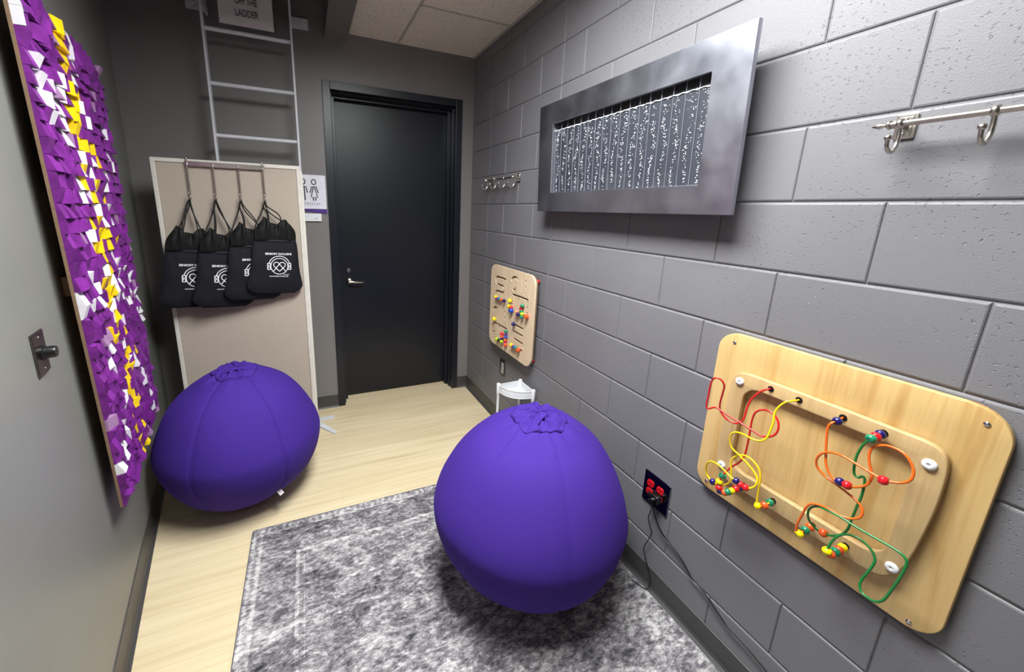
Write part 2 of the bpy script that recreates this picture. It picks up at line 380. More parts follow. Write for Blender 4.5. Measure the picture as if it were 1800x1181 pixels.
WIRES = {'red': [(-0.045, 0.336, 1.102), (-0.0533, 0.338, 1.102), (-0.0617, 0.352, 1.088), (-0.07, 0.365, 1.063), (-0.0743, 0.371, 1.035), (-0.0786, 0.371, 1.01), (-0.0829, 0.372, 0.987), (-0.0871, 0.384, 0.97), (-0.0914, 0.405, 0.967), (-0.0957, 0.424, 0.977), (-0.1, 0.435, 0.994), (-0.106, 0.435, 1.02), (-0.112, 0.429, 1.055), (-0.118, 0.425, 1.085), (-0.124, 0.434, 1.101), (-0.13, 0.448, 1.102), (-0.1287, 0.458, 1.09), (-0.1273, 0.462, 1.067), (-0.126, 0.463, 1.031), (-0.1247, 0.465, 1.0), (-0.1233, 0.459, 0.989), (-0.122, 0.441, 1.002), (-0.1207, 0.429, 1.004), (-0.118, 0.407, 0.998), (-0.114, 0.365, 0.991), (-0.11, 0.33, 0.984), (-0.106, 0.301, 0.979), (-0.102, 0.28, 0.989), (-0.098, 0.271, 1.006), (-0.094, 0.272, 1.026), (-0.09, 0.283, 1.044), (-0.0883, 0.3, 1.052), (-0.0867, 0.321, 1.049), (-0.085, 0.341, 1.03), (-0.0833, 0.347, 1.0), (-0.0817, 0.347, 0.961), (-0.08, 0.347, 0.913), (-0.0846, 0.347, 0.876), (-0.0892, 0.356, 0.849), (-0.0938, 0.372, 0.823), (-0.0985, 0.384, 0.796), (-0.1031, 0.387, 0.784), (-0.1077, 0.391, 0.76), (-0.1088, 0.387, 0.741), (-0.1062, 0.383, 0.73), (-0.1038, 0.37, 0.734), (-0.1013, 0.362, 0.742), (-0.0921, 0.359, 0.745), (-0.0764, 0.356, 0.75), (-0.0607, 0.352, 0.755), (-0.045, 0.353, 0.758)], 'yellow': [(-0.045, 0.262, 1.102), (-0.0567, 0.263, 1.102), (-0.0683, 0.265, 1.102), (-0.08, 0.276, 1.094), (-0.0857, 0.287, 1.073), (-0.0914, 0.29, 1.053), (-0.0971, 0.285, 1.034), (-0.1029, 0.285, 1.006), (-0.1086, 0.287, 0.981), (-0.1143, 0.298, 0.967), (-0.12, 0.315, 0.963), (-0.1173, 0.344, 0.962), (-0.1147, 0.368, 0.954), (-0.112, 0.381, 0.937), (-0.1093, 0.382, 0.914), (-0.1067, 0.374, 0.894), (-0.104, 0.352, 0.883), (-0.1013, 0.326, 0.87), (-0.102, 0.303, 0.857), (-0.106, 0.289, 0.844), (-0.11, 0.287, 0.825), (-0.114, 0.295, 0.81), (-0.118, 0.308, 0.803), (-0.122, 0.324, 0.804), (-0.126, 0.333, 0.811), (-0.13, 0.346, 0.814), (-0.124, 0.371, 0.818), (-0.118, 0.401, 0.821), (-0.112, 0.428, 0.811), (-0.106, 0.442, 0.784), (-0.1, 0.44, 0.754), (-0.1, 0.424, 0.742), (-0.1, 0.414, 0.74), (-0.1, 0.392, 0.745), (-0.1, 0.372, 0.762), (-0.1, 0.363, 0.783), (-0.1, 0.365, 0.812), (-0.1, 0.372, 0.842), (-0.1003, 0.366, 0.865), (-0.1008, 0.345, 0.886), (-0.1014, 0.323, 0.891), (-0.1019, 0.303, 0.883), (-0.1025, 0.29, 0.871), (-0.1031, 0.283, 0.85), (-0.1036, 0.281, 0.815), (-0.1042, 0.279, 0.784), (-0.1047, 0.277, 0.768), (-0.1033, 0.274, 0.761), (-0.1, 0.26, 0.773), (-0.0725, 0.261, 0.774), (-0.045, 0.267, 0.766)], 'orange': [(-0.045, 0.162, 1.101), (-0.0595, 0.161, 1.1), (-0.0741, 0.16, 1.098), (-0.0858, 0.166, 1.091), (-0.0888, 0.169, 1.076), (-0.0918, 0.164, 1.043), (-0.0948, 0.157, 1.009), (-0.0979, 0.151, 0.986), (-0.1009, 0.139, 0.967), (-0.1039, 0.121, 0.958), (-0.107, 0.113, 0.963), (-0.11, 0.099, 0.965), (-0.1076, 0.089, 0.967), (-0.1052, 0.074, 0.978), (-0.1027, 0.066, 0.993), (-0.1003, 0.065, 1.013), (-0.0979, 0.075, 1.037), (-0.0955, 0.081, 1.059), (-0.093, 0.079, 1.077), (-0.0906, 0.064, 1.092), (-0.0927, 0.045, 1.097), (-0.0964, 0.027, 1.094), (-0.1, 0.013, 1.082), (-0.1036, 0.005, 1.067), (-0.1073, 0.004, 1.049), (-0.1109, 0.013, 1.035), (-0.1145, 0.026, 1.028), (-0.1182, 0.041, 1.023), (-0.1182, 0.051, 1.026), (-0.1145, 0.073, 1.027), (-0.1109, 0.1, 1.03), (-0.1073, 0.124, 1.031), (-0.1036, 0.148, 1.023), (-0.1, 0.165, 1.006), (-0.0964, 0.172, 0.983), (-0.0927, 0.167, 0.962), (-0.0909, 0.148, 0.949), (-0.0945, 0.121, 0.944), (-0.0982, 0.095, 0.939), (-0.1018, 0.074, 0.933), (-0.1055, 0.062, 0.921), (-0.1091, 0.061, 0.904), (-0.1127, 0.072, 0.891), (-0.1164, 0.088, 0.885), (-0.12, 0.11, 0.886), (-0.1179, 0.131, 0.882), (-0.1158, 0.151, 0.871), (-0.1137, 0.161, 0.852), (-0.1116, 0.166, 0.825), (-0.1095, 0.172, 0.789), (-0.1074, 0.172, 0.766), (-0.1053, 0.17, 0.756), (-0.1011, 0.166, 0.759), (-0.085, 0.162, 0.768), (-0.065, 0.162, 0.772), (-0.045, 0.166, 0.767)], 'green': [(-0.045, 0.084, 1.102), (-0.0623, 0.083, 1.103), (-0.0796, 0.084, 1.1), (-0.0969, 0.085, 1.098), (-0.1, 0.088, 1.093), (-0.1, 0.095, 1.072), (-0.1, 0.099, 1.048), (-0.1, 0.099, 1.021), (-0.1, 0.095, 0.997), (-0.1, 0.086, 0.993), (-0.1, 0.079, 1.001), (-0.1, 0.074, 0.991), (-0.1, 0.072, 0.955), (-0.1, 0.075, 0.915), (-0.0972, 0.078, 0.878), (-0.0934, 0.081, 0.846), (-0.0896, 0.091, 0.82), (-0.0858, 0.109, 0.799), (-0.0821, 0.127, 0.79), (-0.0834, 0.14, 0.789), (-0.0909, 0.155, 0.804), (-0.0985, 0.16, 0.826), (-0.106, 0.156, 0.85), (-0.1136, 0.141, 0.871), (-0.1203, 0.121, 0.88), (-0.1222, 0.093, 0.884), (-0.1241, 0.066, 0.883), (-0.1259, 0.029, 0.884), (-0.1278, -0.001, 0.886), (-0.1297, -0.021, 0.885), (-0.1316, -0.032, 0.878), (-0.1335, -0.034, 0.861), (-0.1354, -0.031, 0.827), (-0.1373, -0.025, 0.784), (-0.1392, -0.019, 0.757), (-0.1372, -0.007, 0.741), (-0.1322, 0.012, 0.736), (-0.1272, 0.023, 0.744), (-0.1221, 0.025, 0.763), (-0.1171, 0.019, 0.795), (-0.1121, 0.017, 0.82), (-0.107, 0.025, 0.834), (-0.102, 0.041, 0.842), (-0.1023, 0.06, 0.845), (-0.106, 0.078, 0.838), (-0.1098, 0.09, 0.822), (-0.1136, 0.096, 0.801), (-0.1174, 0.098, 0.783), (-0.1181, 0.098, 0.769), (-0.1118, 0.093, 0.766), (-0.0976, 0.09, 0.771), (-0.08, 0.09, 0.769), (-0.0625, 0.09, 0.77), (-0.045, 0.092, 0.767)]}
BEADS = [('green', (-0.1032, 0.3871, 0.7832), (-0.234, 0.181, -0.955)), ('yellow', (-0.1077, 0.3909, 0.7597), (-0.128, -0.011, -0.992)), ('red', (-0.1088, 0.387, 0.741), (0.047, -0.257, -0.965)), ('navy', (-0.1063, 0.3831, 0.7302), (0.265, -0.861, -0.434)), ('orange', (-0.1039, 0.3705, 0.7339), (0.195, -0.869, 0.455)), ('green', (-0.1014, 0.3624, 0.7416), (0.513, -0.607, 0.607)), ('yellow', (-0.0913, 0.3588, 0.7453), (0.931, -0.213, 0.298)), ('red', (-0.0759, 0.3559, 0.7502), (0.931, -0.212, 0.297)), ('navy', (-0.0624, 0.3524, 0.7545), (0.951, -0.156, 0.268)), ('red', (-0.118, 0.3079, 0.8031), (-0.261, 0.943, -0.206)), ('red', (-0.1214, 0.3216, 0.8039), (-0.261, 0.955, 0.142)), ('navy', (-0.1258, 0.3326, 0.8107), (-0.318, 0.847, 0.427)), ('navy', (-0.1, 0.4146, 0.7401), (0.0, -0.999, 0.045)), ('yellow', (-0.1034, 0.2742, 0.7615), (0.288, -0.957, -0.035)), ('orange', (-0.0991, 0.26, 0.773), (0.908, -0.289, 0.304)), ('green', (-0.072, 0.2611, 0.7739), (0.982, 0.131, -0.136)), ('navy', (-0.0736, 0.16, 1.0981), (-0.944, 0.145, -0.296)), ('navy', (-0.1069, 0.1133, 0.9628), (-0.263, -0.911, 0.319)), ('red', (-0.1098, 0.0983, 0.9651), (0.044, -0.984, 0.173)), ('red', (-0.118, 0.0402, 1.0233), (-0.169, 0.976, -0.14)), ('yellow', (-0.1014, 0.1663, 0.7588), (0.79, -0.38, 0.482)), ('green', (-0.0844, 0.162, 0.7681), (0.944, -0.09, 0.319)), ('orange', (-0.0647, 0.1621, 0.7719), (0.994, 0.106, -0.039)), ('navy', (-0.062, 0.083, 1.103), (-0.999, -0.004, -0.05)), ('red', (-0.079, 0.084, 1.1001), (-0.988, 0.057, -0.146)), ('green', (-0.0961, 0.085, 1.0981), (-0.953, 0.148, -0.263)), ('orange', (-0.0823, 0.1262, 0.7904), (0.098, 0.936, -0.337)), ('yellow', (-0.1179, 0.098, 0.773), (-0.05, 0.0, -0.999)), ('orange', (-0.1109, 0.0928, 0.7663), (0.936, -0.309, 0.17)), ('green', (-0.0967, 0.09, 0.7709), (0.996, -0.074, 0.049)), ('orange', (-0.0794, 0.09, 0.769), (1.0, 0.0, -0.017)), ('yellow', (-0.0622, 0.09, 0.77), (0.996, 0.061, -0.064))]
SLOTS = [(0.0085, [(2.025, 1.144), (2.151, 1.143), (2.172, 1.128), (2.172, 1.108), (2.146, 1.092), (2.067, 1.091), (2.046, 1.078), (2.053, 1.05), (2.075, 1.044), (2.154, 1.04), (2.171, 1.025), (2.18, 0.997)]), (0.0085, [(2.157, 0.982), (2.025, 0.99)]), (0.0085, [(1.943, 1.152), (1.93, 1.172), (1.902, 1.182), (1.874, 1.178), (1.858, 1.164)]), (0.0085, [(1.922, 1.099), (1.907, 1.091), (1.89, 1.105), (1.888, 1.116)]), (0.003, [(1.81, 1.186), (1.807, 1.104)]), (0.003, [(1.857, 1.15), (1.848, 1.085)]), (0.0075, [(1.768, 1.18), (1.758, 1.179)]), (0.0075, [(1.767, 1.139), (1.757, 1.139)]), (0.0075, [(1.767, 1.099), (1.756, 1.098)]), (0.0075, [(1.944, 1.044), (1.933, 1.043)]), (0.0075, [(1.847, 1.045), (1.836, 1.045)]), (0.0075, [(1.731, 1.05), (1.721, 1.05)]), (0.0075, [(1.73, 1.015), (1.72, 1.015)]), (0.0075, [(1.73, 0.982), (1.719, 0.982)]), (0.0075, [(1.923, 1.017), (1.911, 1.017)]), (0.0075, [(1.921, 0.996), (1.909, 0.996)]), (0.0085, [(1.926, 1.062), (1.875, 1.063), (1.82, 1.066), (1.721, 1.066)]), (0.003, [(1.718, 1.112), (1.717, 1.082)]), (0.0085, [(2.205, 0.885), (2.189, 0.906), (2.159, 0.916), (2.129, 0.912)]), (0.0085, [(2.179, 0.798), (2.08, 0.8), (1.974, 0.802)]), (0.0075, [(2.024, 0.913), (2.011, 0.914)]), (0.0075, [(2.024, 0.873), (2.011, 0.873)]), (0.0075, [(2.023, 0.831), (2.011, 0.831)]), (0.0075, [(2.202, 0.777), (2.188, 0.778)]), (0.0075, [(2.098, 0.784), (2.084, 0.784)]), (0.006, [(2.188, 0.753), (2.161, 0.75)]), (0.006, [(2.204, 0.727), (2.16, 0.73)]), (0.006, [(2.189, 0.705), (2.162, 0.705)]), (0.006, [(2.176, 0.687), (2.157, 0.688)]), (0.0085, [(1.883, 0.866), (1.76, 0.867)]), (0.0085, [(1.889, 0.818), (1.762, 0.819)]), (0.0085, [(1.872, 0.769), (1.756, 0.768)]), (0.0085, [(1.914, 0.706), (1.761, 0.72)]), (0.003, [(1.758, 0.857), (1.756, 0.829)]), (0.003, [(1.752, 0.761), (1.752, 0.734)])]
SLIDERS = [('yellow', 2.138, 0.999, 0.013), ('magenta', 2.117, 0.99, 0.012), ('blue', 2.096, 0.994, 0.012), ('green', 2.073, 0.996, 0.012), ('orange', 2.047, 0.996, 0.012), ('navy', 2.009, 0.998, 0.014), ('yellow', 1.928, 1.017, 0.016), ('yellow', 1.93, 0.978, 0.015), ('red', 1.906, 0.975, 0.015), ('blue', 1.903, 0.955, 0.019), ('green', 1.763, 1.021, 0.014), ('red', 1.774, 1.0, 0.013), ('green', 1.771, 0.983, 0.013), ('lime', 1.761, 0.967, 0.014), ('green', 1.762, 0.949, 0.014), ('peach', 1.832, 0.963, 0.014), ('navy', 1.809, 0.954, 0.015), ('orange', 1.708, 0.965, 0.018), ('yellow', 2.15, 0.83, 0.016), ('green', 1.961, 0.79, 0.014), ('red', 2.019, 0.756, 0.015), ('purple', 1.961, 0.769, 0.013), ('orange', 2.017, 0.737, 0.013), ('blue', 1.957, 0.754, 0.013), ('navy', 2.016, 0.722, 0.013), ('orange', 1.963, 0.728, 0.014), ('magenta', 1.963, 0.715, 0.012), ('orange', 1.959, 0.696, 0.015), ('lime', 2.092, 0.693, 0.016), ('black', 2.059, 0.695, 0.015), ('lime', 2.018, 0.702, 0.015), ('navy', 1.863, 0.873, 0.015), ('yellow', 1.875, 0.721, 0.015), ('magenta', 1.853, 0.72, 0.012), ('blue', 1.833, 0.722, 0.013), ('green', 1.812, 0.724, 0.013), ('orange', 1.783, 0.719, 0.016)]
# ------------------------------------------------------------------ room
YB = 2.8016; YF = -1.9; H = 2.75; U = .2032; Z0 = .0208; ZS = 3.7
NX, NY, CL = .986122, .166021, -1.762509        # angled left wall: NX*x + NY*y = CL
DL = Vector((-NY, NX, 0)); NL = Vector((NX, NY, 0)); P0 = Vector((CL/NX, 0, 0))
def xl(y): return (CL-NY*y)/NX
def LP(s, o, z): return P0+DL*s+NL*o+Vector((0, 0, z))

bm = B(); box(bm, -2.7, .3, YF-.2, 3.1, -.1, 0); struct(obj('floor', bm, 'floor'))
# right wall of painted concrete blocks
bm = B(); box(bm, .0045, .2, YF, YB+.3, 0, ZS)
def block(y0, y1, z0, z1):
    g = .0016; h = .0008; e = .0062
    a = [(.0046, y0+h, z0+g), (.0046, y1-h, z0+g), (.0046, y1-h, z1-g), (.0046, y0+h, z1-g)]
    m = g+.0026; m2 = h+.0018
    b2 = [(.0014, y0+m2, z0+m), (.0014, y1-m2, z0+m), (.0014, y1-m2, z1-m), (.0014, y0+m2, z1-m)]
    m = g+e; m2 = h+.0042
    c = [(0, y0+m2, z0+m), (0, y1-m2, z0+m), (0, y1-m2, z1-m), (0, y0+m2, z1-m)]
    R = [[bm.verts.new(p) for p in q] for q in (a, b2, c)]
    for A, Bb in zip(R[:-1], R[1:]):
        for i in range(4): bm.faces.new((A[i], A[(i+1) % 4], Bb[(i+1) % 4], Bb[i]))
    bm.faces.new(R[2])
CJ1, CJ2 = 1.603, 2.462
for k in range(-1, 18):
    z0 = max(0, Z0+U*k) if k >= 0 else .0; z1 = Z0+U*(k+1)
    if k == -1: z0 = 0
    odd = (k % 2) == 1
    ys = [YF]
    y = -12*U+(U if odd else 0)
    while y < CJ1-.08:
        if y > YF+.05: ys.append(y)
        y += 2*U
    ys.append(CJ1)
    for a, b_ in zip(ys[:-1], ys[1:]): block(a, b_, z0, z1)
    mid = [CJ1]+([1.812, 2.207] if odd else [2.015])+[CJ2]
    for a, b_ in zip(mid[:-1], mid[1:]): block(a, b_, z0, z1)
    block(CJ2, YB, z0, z1)
struct(obj('wall_right', bm, 'wall'))
def caulk(name, y, r, amp, seed, zt=2.75):
    bm = B(); pts = []
    for i in range(90):
        z = .11+i*(zt-.11)/89
        pts.append((.0035, y+amp*noise.noise(Vector((z*3, seed, 0)))+amp*.4*noise.noise(Vector((z*11, seed, 3))), z))
    tube(bm, pts, r, 8, flat=.6); o = obj(name, bm, 'caulk', smooth=True); return struct(o)
caulk('trim_2', CJ1, .0075, .010, 1.0, 1.68); caulk('trim_3', CJ2, .0045, .004, 7.0)

bm = B(); xs = -2.7
for a in ((xs, -1.130), (-.100, .2)): box(bm, a[0], a[1], YB, YB+.25, 0, ZS)
box(bm, -1.130, -.100, YB, YB+.25, 2.436, ZS)
struct(obj('wall_back', bm, 'wall_back'))
bm = B()
v = [LP(s, o, z) for s in (-2.3, 3.2) for o in (0, -.2) for z in (0, ZS)]
vs = [bm.verts.new(p) for p in v]
for f in ((0, 1, 3, 2), (4, 6, 7, 5), (0, 4, 5, 1), (2, 3, 7, 6), (0, 2, 6, 4), (1, 5, 7, 3)): bm.faces.new([vs[i] for i in f])
struct(obj('wall_left', bm, 'wall_smooth'))
bm = B(); box(bm, -2.7, .3, YF-.2, YF, 0, ZS); struct(obj('wall_front', bm, 'front'))

# ceiling with grid, open shaft above the ladder
SX = -1.10; SY = 1.62
bm = B()
box(bm, -.955, .1, YF-.1, YB+.05, H, H+.05); box(bm, -2.7, -.955, YF-.1, SY, H, H+.05)
ce = struct(obj('ceiling', bm, 'ceil'))
bm = B()
for x in (-.6, -1.21, -1.82):
    box(bm, x-.008, x+.008, YF, YB if x > -1 else SY, H-.003, H+.004)
for y in (2.2-1.22*k for k in range(4)):
    box(bm, -.6, 0, y-.008, y+.008, H-.003, H+.004)
    if y < SY: box(bm, -2.0, -.6, y-.008, y+.008, H-.003, H+.004)
box(bm, -.02, 0, YF, YB, H-.004, H+.004)
obj('grid_bar', bm, 'tbar', ce)
bm = B(); box(bm, SX, -.955, SY-.1, YB, 2.70, ZS)
box(bm, -2.6, SX, SY-.1, SY, 2.70, ZS); box(bm, -2.7, -.9, SY-.1, YB+.1, ZS, ZS+.1)
struct(obj('trim_1', bm, 'soffit'))

# cove baseboards
def cove(name, pts, inward, z=.103):
    """pts: floor polyline, inward: unit normals"""
    bm = B(); prof = [(.001, z), (.0035, z-.001), (.0035, .022), (.007, .010), (.016, .002), (.018, 0), (.001, 0)]
    for i in range(len(pts)-1):
        n = Vector(inward[i]); R = [[bm.verts.new(Vector(p)+n*d+Vector((0, 0, h))) for d, h in prof] for p in (pts[i], pts[i+1])]
        for k in range(len(prof)): bm.faces.new((R[0][k], R[0][(k+1) % len(prof)], R[1][(k+1) % len(prof)], R[1][k]))
        bm.faces.new(R[0]); bm.faces.new(list(reversed(R[1])))
    return struct(obj(name, bm, 'base'))
cove('baseboard_right', [(0, YF, 0), (0, YB, 0)], [(-1, 0, 0)])
cove('baseboard_back', [(xl(YB), YB, 0), (-1.132, YB, 0)], [(0, -1, 0)])
cove('baseboard_back', [(-.098, YB, 0), (0, YB, 0)], [(0, -1, 0)])
cove('baseboard_left', [LP(-1.95, 0, 0), LP(2.9, 0, 0)], [tuple(NL)], .118)

# ------------------------------------------------------------------ door
d = bpy.data.objects.new('door_1', None); C.objects.link(d); d.location = (-.6, 2.96, 0); WL[d.name] = Vector(d.location); struct(d)
bm = B()
YD = 2.958
# jambs and head: face, return, stop
for sx, xo in ((1, -1.132), (-1, -.098)):
    a, b_ = sorted((xo, xo+sx*.052)); box(bm, a, b_, YB-.012, YB+.04, 0, 2.438)
    a, b_ = sorted((xo, xo+sx*.062)); box(bm, a, b_, YB+.04, YB+.10, 0, 2.438)
    a, b_ = sorted((xo, xo+sx*.082)); box(bm, a, b_, YB+.10, YD-.002, 0, 2.438)
    a, b_ = sorted((xo, xo+sx*.05)); box(bm, a, b_, YD-.002, YB+.25, 0, 2.438)
box(bm, -1.0795, -.1505, YB-.012, YB+.04, 2.386, 2.438)
box(bm, -1.0695, -.1605, YB+.04, YB+.10, 2.376, 2.438)
box(bm, -1.0495, -.1805, YB+.10, YD-.002, 2.358, 2.438)
box(bm, -1.0815, -.1485, YD-.002, YB+.25, 2.39, 2.438)
obj('door_frame', bm, 'black_paint', d, bevel=.002)
bm = B(); box(bm, -1.079, -.151, YD, YD+.045, .008, 2.386); leaf = obj('door_leaf', bm, 'door', d, bevel=.002)
bm = B(); lathe(bm, [(0, 0), (.015, 0), (.0185, .004), (.0195, .010), (.0195, .013)][::-1], (-.995, YD-.013, 1.098), (0, 1, 0), 28)
lathe(bm, [(.0, -.003), (.012, -.003), (.013, .004)], (-.995, YD-.013, 1.098), (0, 1, 0), 20)
obj('deadbolt', bm, 'steel', d, smooth=True, angle=40)
bm = B(); lathe(bm, [(0, 0), (.015, 0), (.023, .006), (.027, .014), (.027, .018)], (-.992, YD-.018, 1.013), (0, 1, 0), 30)
lathe(bm, [(.0115, 0), (.0115, .045)], (-.992, YD-.058, 1.013), (0, 1, 0), 18)
pts = catmull([(-.996, YD-.055, 1.013), (-.97, YD-.058, 1.011), (-.93, YD-.056, 1.006), (-.895, YD-.05, 1.003), (-.872, YD-.036, 1.004)], 5)
tube(bm, pts, [.0095-.005*i/len(pts) for i in range(len(pts))], 12)
obj('lever_handle', bm, 'steel', d, smooth=True, angle=50)

# ------------------------------------------------------------------ ceiling light
t = thing('ceiling_light', (-.87, .69, H), 'recessed white ceiling light over the middle of the small grey room', 'ceiling light')
LX0, LX1, LY0, LY1 = -1.17, -.57, .08, 1.30
bm = B(); box(bm, LX0, LX1, LY0, LY1, H-.012, H-.008); obj('diffuser', bm, 'lamp', t)
bm = B()
for a in ((LX0-.02, LX0, LY0-.02, LY1+.02), (LX1, LX1+.02, LY0-.02, LY1+.02), (LX0, LX1, LY0-.02, LY0), (LX0, LX1, LY1, LY1+.02)): box(bm, *a, H-.016, H)
obj('trim_frame', bm, 'white_metal', t)

# ------------------------------------------------------------------ rug
RX0, RX1, RY0, RY1 = -1.634, -.022, -.85, 1.612
M['rug'] = rug_mat(RX0, RY1)
M['rug_edge'] = plain('rug_binding', (104, 102, 108), .95, scale=300, var=.2, bump=.3)
rt = thing('area_rug', (-.8, .4, 0), 'grey and white distressed oriental pattern area rug on the light floor', 'rug')
rt.location = (0, 0, 0); WL[rt.name] = Vector()
bm = B(); box(bm, RX0+.004, RX1-.004, RY0+.004, RY1-.004, .001, .009); obj('pile', bm, 'rug', rt)
bm = B()
loop = rrect(RX0+.003, RX1-.003, RY0+.003, RY1-.003, .006, 3); tube(bm, [(x, y, .0052) for x, y in loop], .0042, 8, closed=True)
obj('bound_edge', bm, 'rug_edge', rt, smooth=True)

# ------------------------------------------------------------------ bean bags
def bean(cx, cy, zf, a, b, seed, label, rot, up=1.0, tagp=None, lean=(0, 0)):
    t = thing('bean_bag', (cx, cy, zf), label, 'bean bag')
    nu, nv = 192, 110; cz = zf+b
    seams = [rot+2*PI*k/6 for k in range(6)]
    def P(u, v, extra=0):
        # v: 0 top .. 1 bottom
        ph = PI*v
        r = math.sin(ph); z = math.cos(ph)
        # fuller shoulders low, tighter shoulders up
        rr = a*(r**.97)*(1-.030*z*(1 if z > 0 else 0))
        zz = b*z
        if z > .86: zz += (z-.86)*.10
        ds = min(abs((u-s_+PI) % (2*PI)-PI) for s_ in seams)
        crease = math.exp(-(ds*rr/.005)**2)*.0042+math.exp(-(ds*rr/.03)**2)*.0016
        top = max(0, 1-v/.17)
        q = Vector((math.cos(u)*2.2, math.sin(u)*2.2, seed))
        fold = top**1.2*(.010*math.sin(9*u+seed+3*noise.noise(q))+.014*noise.noise(Vector((math.cos(u)*3, math.sin(u)*3, v*16+seed)))+.008*noise.noise(Vector((math.cos(u)*9, math.sin(u)*9, v*40+seed))))
        lump = .007*noise.noise(Vector((math.cos(u)*r*1.6, math.sin(u)*r*1.6, z*1.6+seed)))
        k = extra-crease+lump+fold*.6
        if z > 0: rr *= 1-.045*math.sin(PI*z)**1.2
        lx, ly = lean[0]*max(0, z)**1.5, lean[1]*max(0, z)**1.5
        x = math.cos(u)*(rr+k*r); y = math.sin(u)*(rr+k*r); zz += k*z+fold*.7*(1 if z > 0 else 0)
        w = cz+zz
        if w < zf+.012: w = zf+.012*math.exp((w-zf-.012)/.012)*.9
        return Vector((cx+x+lx, cy+y+ly, w))
    bm = B(); rings = []
    for j in range(nv+1):
        v = j/nv
        v = .985*v+.0005 if j else 0
        if j == 0 or j == nv: rings.append([bm.verts.new(P(0, 0 if j == 0 else 1))]); continue
        rings.append([bm.verts.new(P(2*PI*i/nu, v)) for i in range(nu)])
    for A, Bq in zip(rings[:-1], rings[1:]):
        for i in range(nu):
            i2 = (i+1) % nu
            if len(A) == 1: bm.faces.new((A[0], Bq[i], Bq[i2]))
            elif len(Bq) == 1: bm.faces.new((A[i], Bq[0], A[i2]))
            else: bm.faces.new((A[i], Bq[i], Bq[i2], A[i2]))
    obj('body', bm, 'bean', t, smooth=True)
    # stitched seams
    bm = B()
    for s_ in seams:
        tube(bm, [P(s_, v, .0012) for v in [.10+.006*k for k in range(125)]], .0009, 5)
    obj('seam_stitching', bm, 'bean', t, smooth=True)
    # overlapping closure flap on the crown
    bm = B(); nr, ns = 14, 72; R = []
    for j in range(nr+1):
        f = j/nr; row = []
        for i in range(ns):
            u = 2*PI*i/ns
            rad = .016+.105
            edge = 1+.16*noise.noise(Vector((math.cos(u)*1.7, math.sin(u)*1.7, seed+5)))+.05*math.sin(5*u+seed)
            v = .004+f*.085*edge
            h = .005+.010*math.sin(PI*min(1, f*1.1))*abs(noise.noise(Vector((math.cos(u)*2.4, math.sin(u)*2.4, f*2+seed))))*2+.010*noise.noise(Vector((math.cos(u)*5*f, math.sin(u)*5*f, seed+9)))
            if f > .93: h = .003
            row.append(bm.verts.new(P(u, v, h)))
        R.append(row)
    for A, Bq in zip(R[:-1], R[1:]):
        for i in range(ns): bm.faces.new((A[i], Bq[i], Bq[(i+1) % ns], A[(i+1) % ns]))
    bm.faces.new(R[0])
    obj('closure_flap', bm, 'bean', t, smooth=True, solid=.003, fixn=True)
    # carry handle: a flat band arched over the crown
    bm = B(); n = 26; ang = up; ca, sa = math.cos(ang), math.sin(ang); top = cz+b
    Rr = []
    for i in range(n+1):
        f = i/n; s_ = (f-.5)*.22; h = top+.002+.024*math.sin(PI*f)**.8+.004*math.sin(9*f+seed)-.03*abs(2*f-1)**2.4
        row = []
        for k in (-1, -.5, 0, .5, 1):
            wv = k*.019*(1+.1*math.sin(7*f+seed))
            row.append(bm.verts.new((cx+ca*s_-sa*(wv-.03), cy+sa*s_+ca*(wv-.03), h-.004*k*k+.003*math.sin(5*f+k+seed))))
        Rr.append(row)
    for A, Bq in zip(Rr[:-1], Rr[1:]):
        for k in range(4): bm.faces.new((A[k], A[k+1], Bq[k+1], Bq[k]))
    obj('carry_handle', bm, 'bean', t, smooth=True, solid=.004)
    if tagp:
        u, v = tagp; p = P(u, v, .001); q = P(u+.075, v, .001); outw = Vector((math.cos(u), math.sin(u), 0))
        bm = B(); dn = Vector((0, 0, -.008))+outw*.036
        g = [p+outw*.001, q+outw*.001, q+dn, p+dn]; vs = [bm.verts.new(x) for x in g]; bm.faces.new(vs)
        tg = obj('care_tag', bm, 'tag', t, solid=.0012); tg['label'] = 'small white care tag'
        bm = B(); nn = (g[1]-g[0]).normalized(); dd = dn.normalized()
        for k in range(3):
            c0 = g[0]+nn*.006+dn*(.3+.2*k)+outw*.0016; w_ = (g[1]-g[0]).length-.012
            vv = [bm.verts.new(x) for x in (c0, c0+nn*w_, c0+nn*w_+dd*.0014, c0+dd*.0014)]; bm.faces.new(vv)
        obj('tag_print', bm, 'grey_ink', tg)
    return t
bean(-.475, .9355, .009, .408, .3785, 2.3, 'round purple bean bag on the grey rug, beside the block wall', .35, .5, lean=(.03, .0))
bean(-1.687, 1.954, .0, .3975, .368, 5.1, 'purple bean bag on the bare floor in front of the beige partition', .1, .25, tagp=(-1.02, .705))
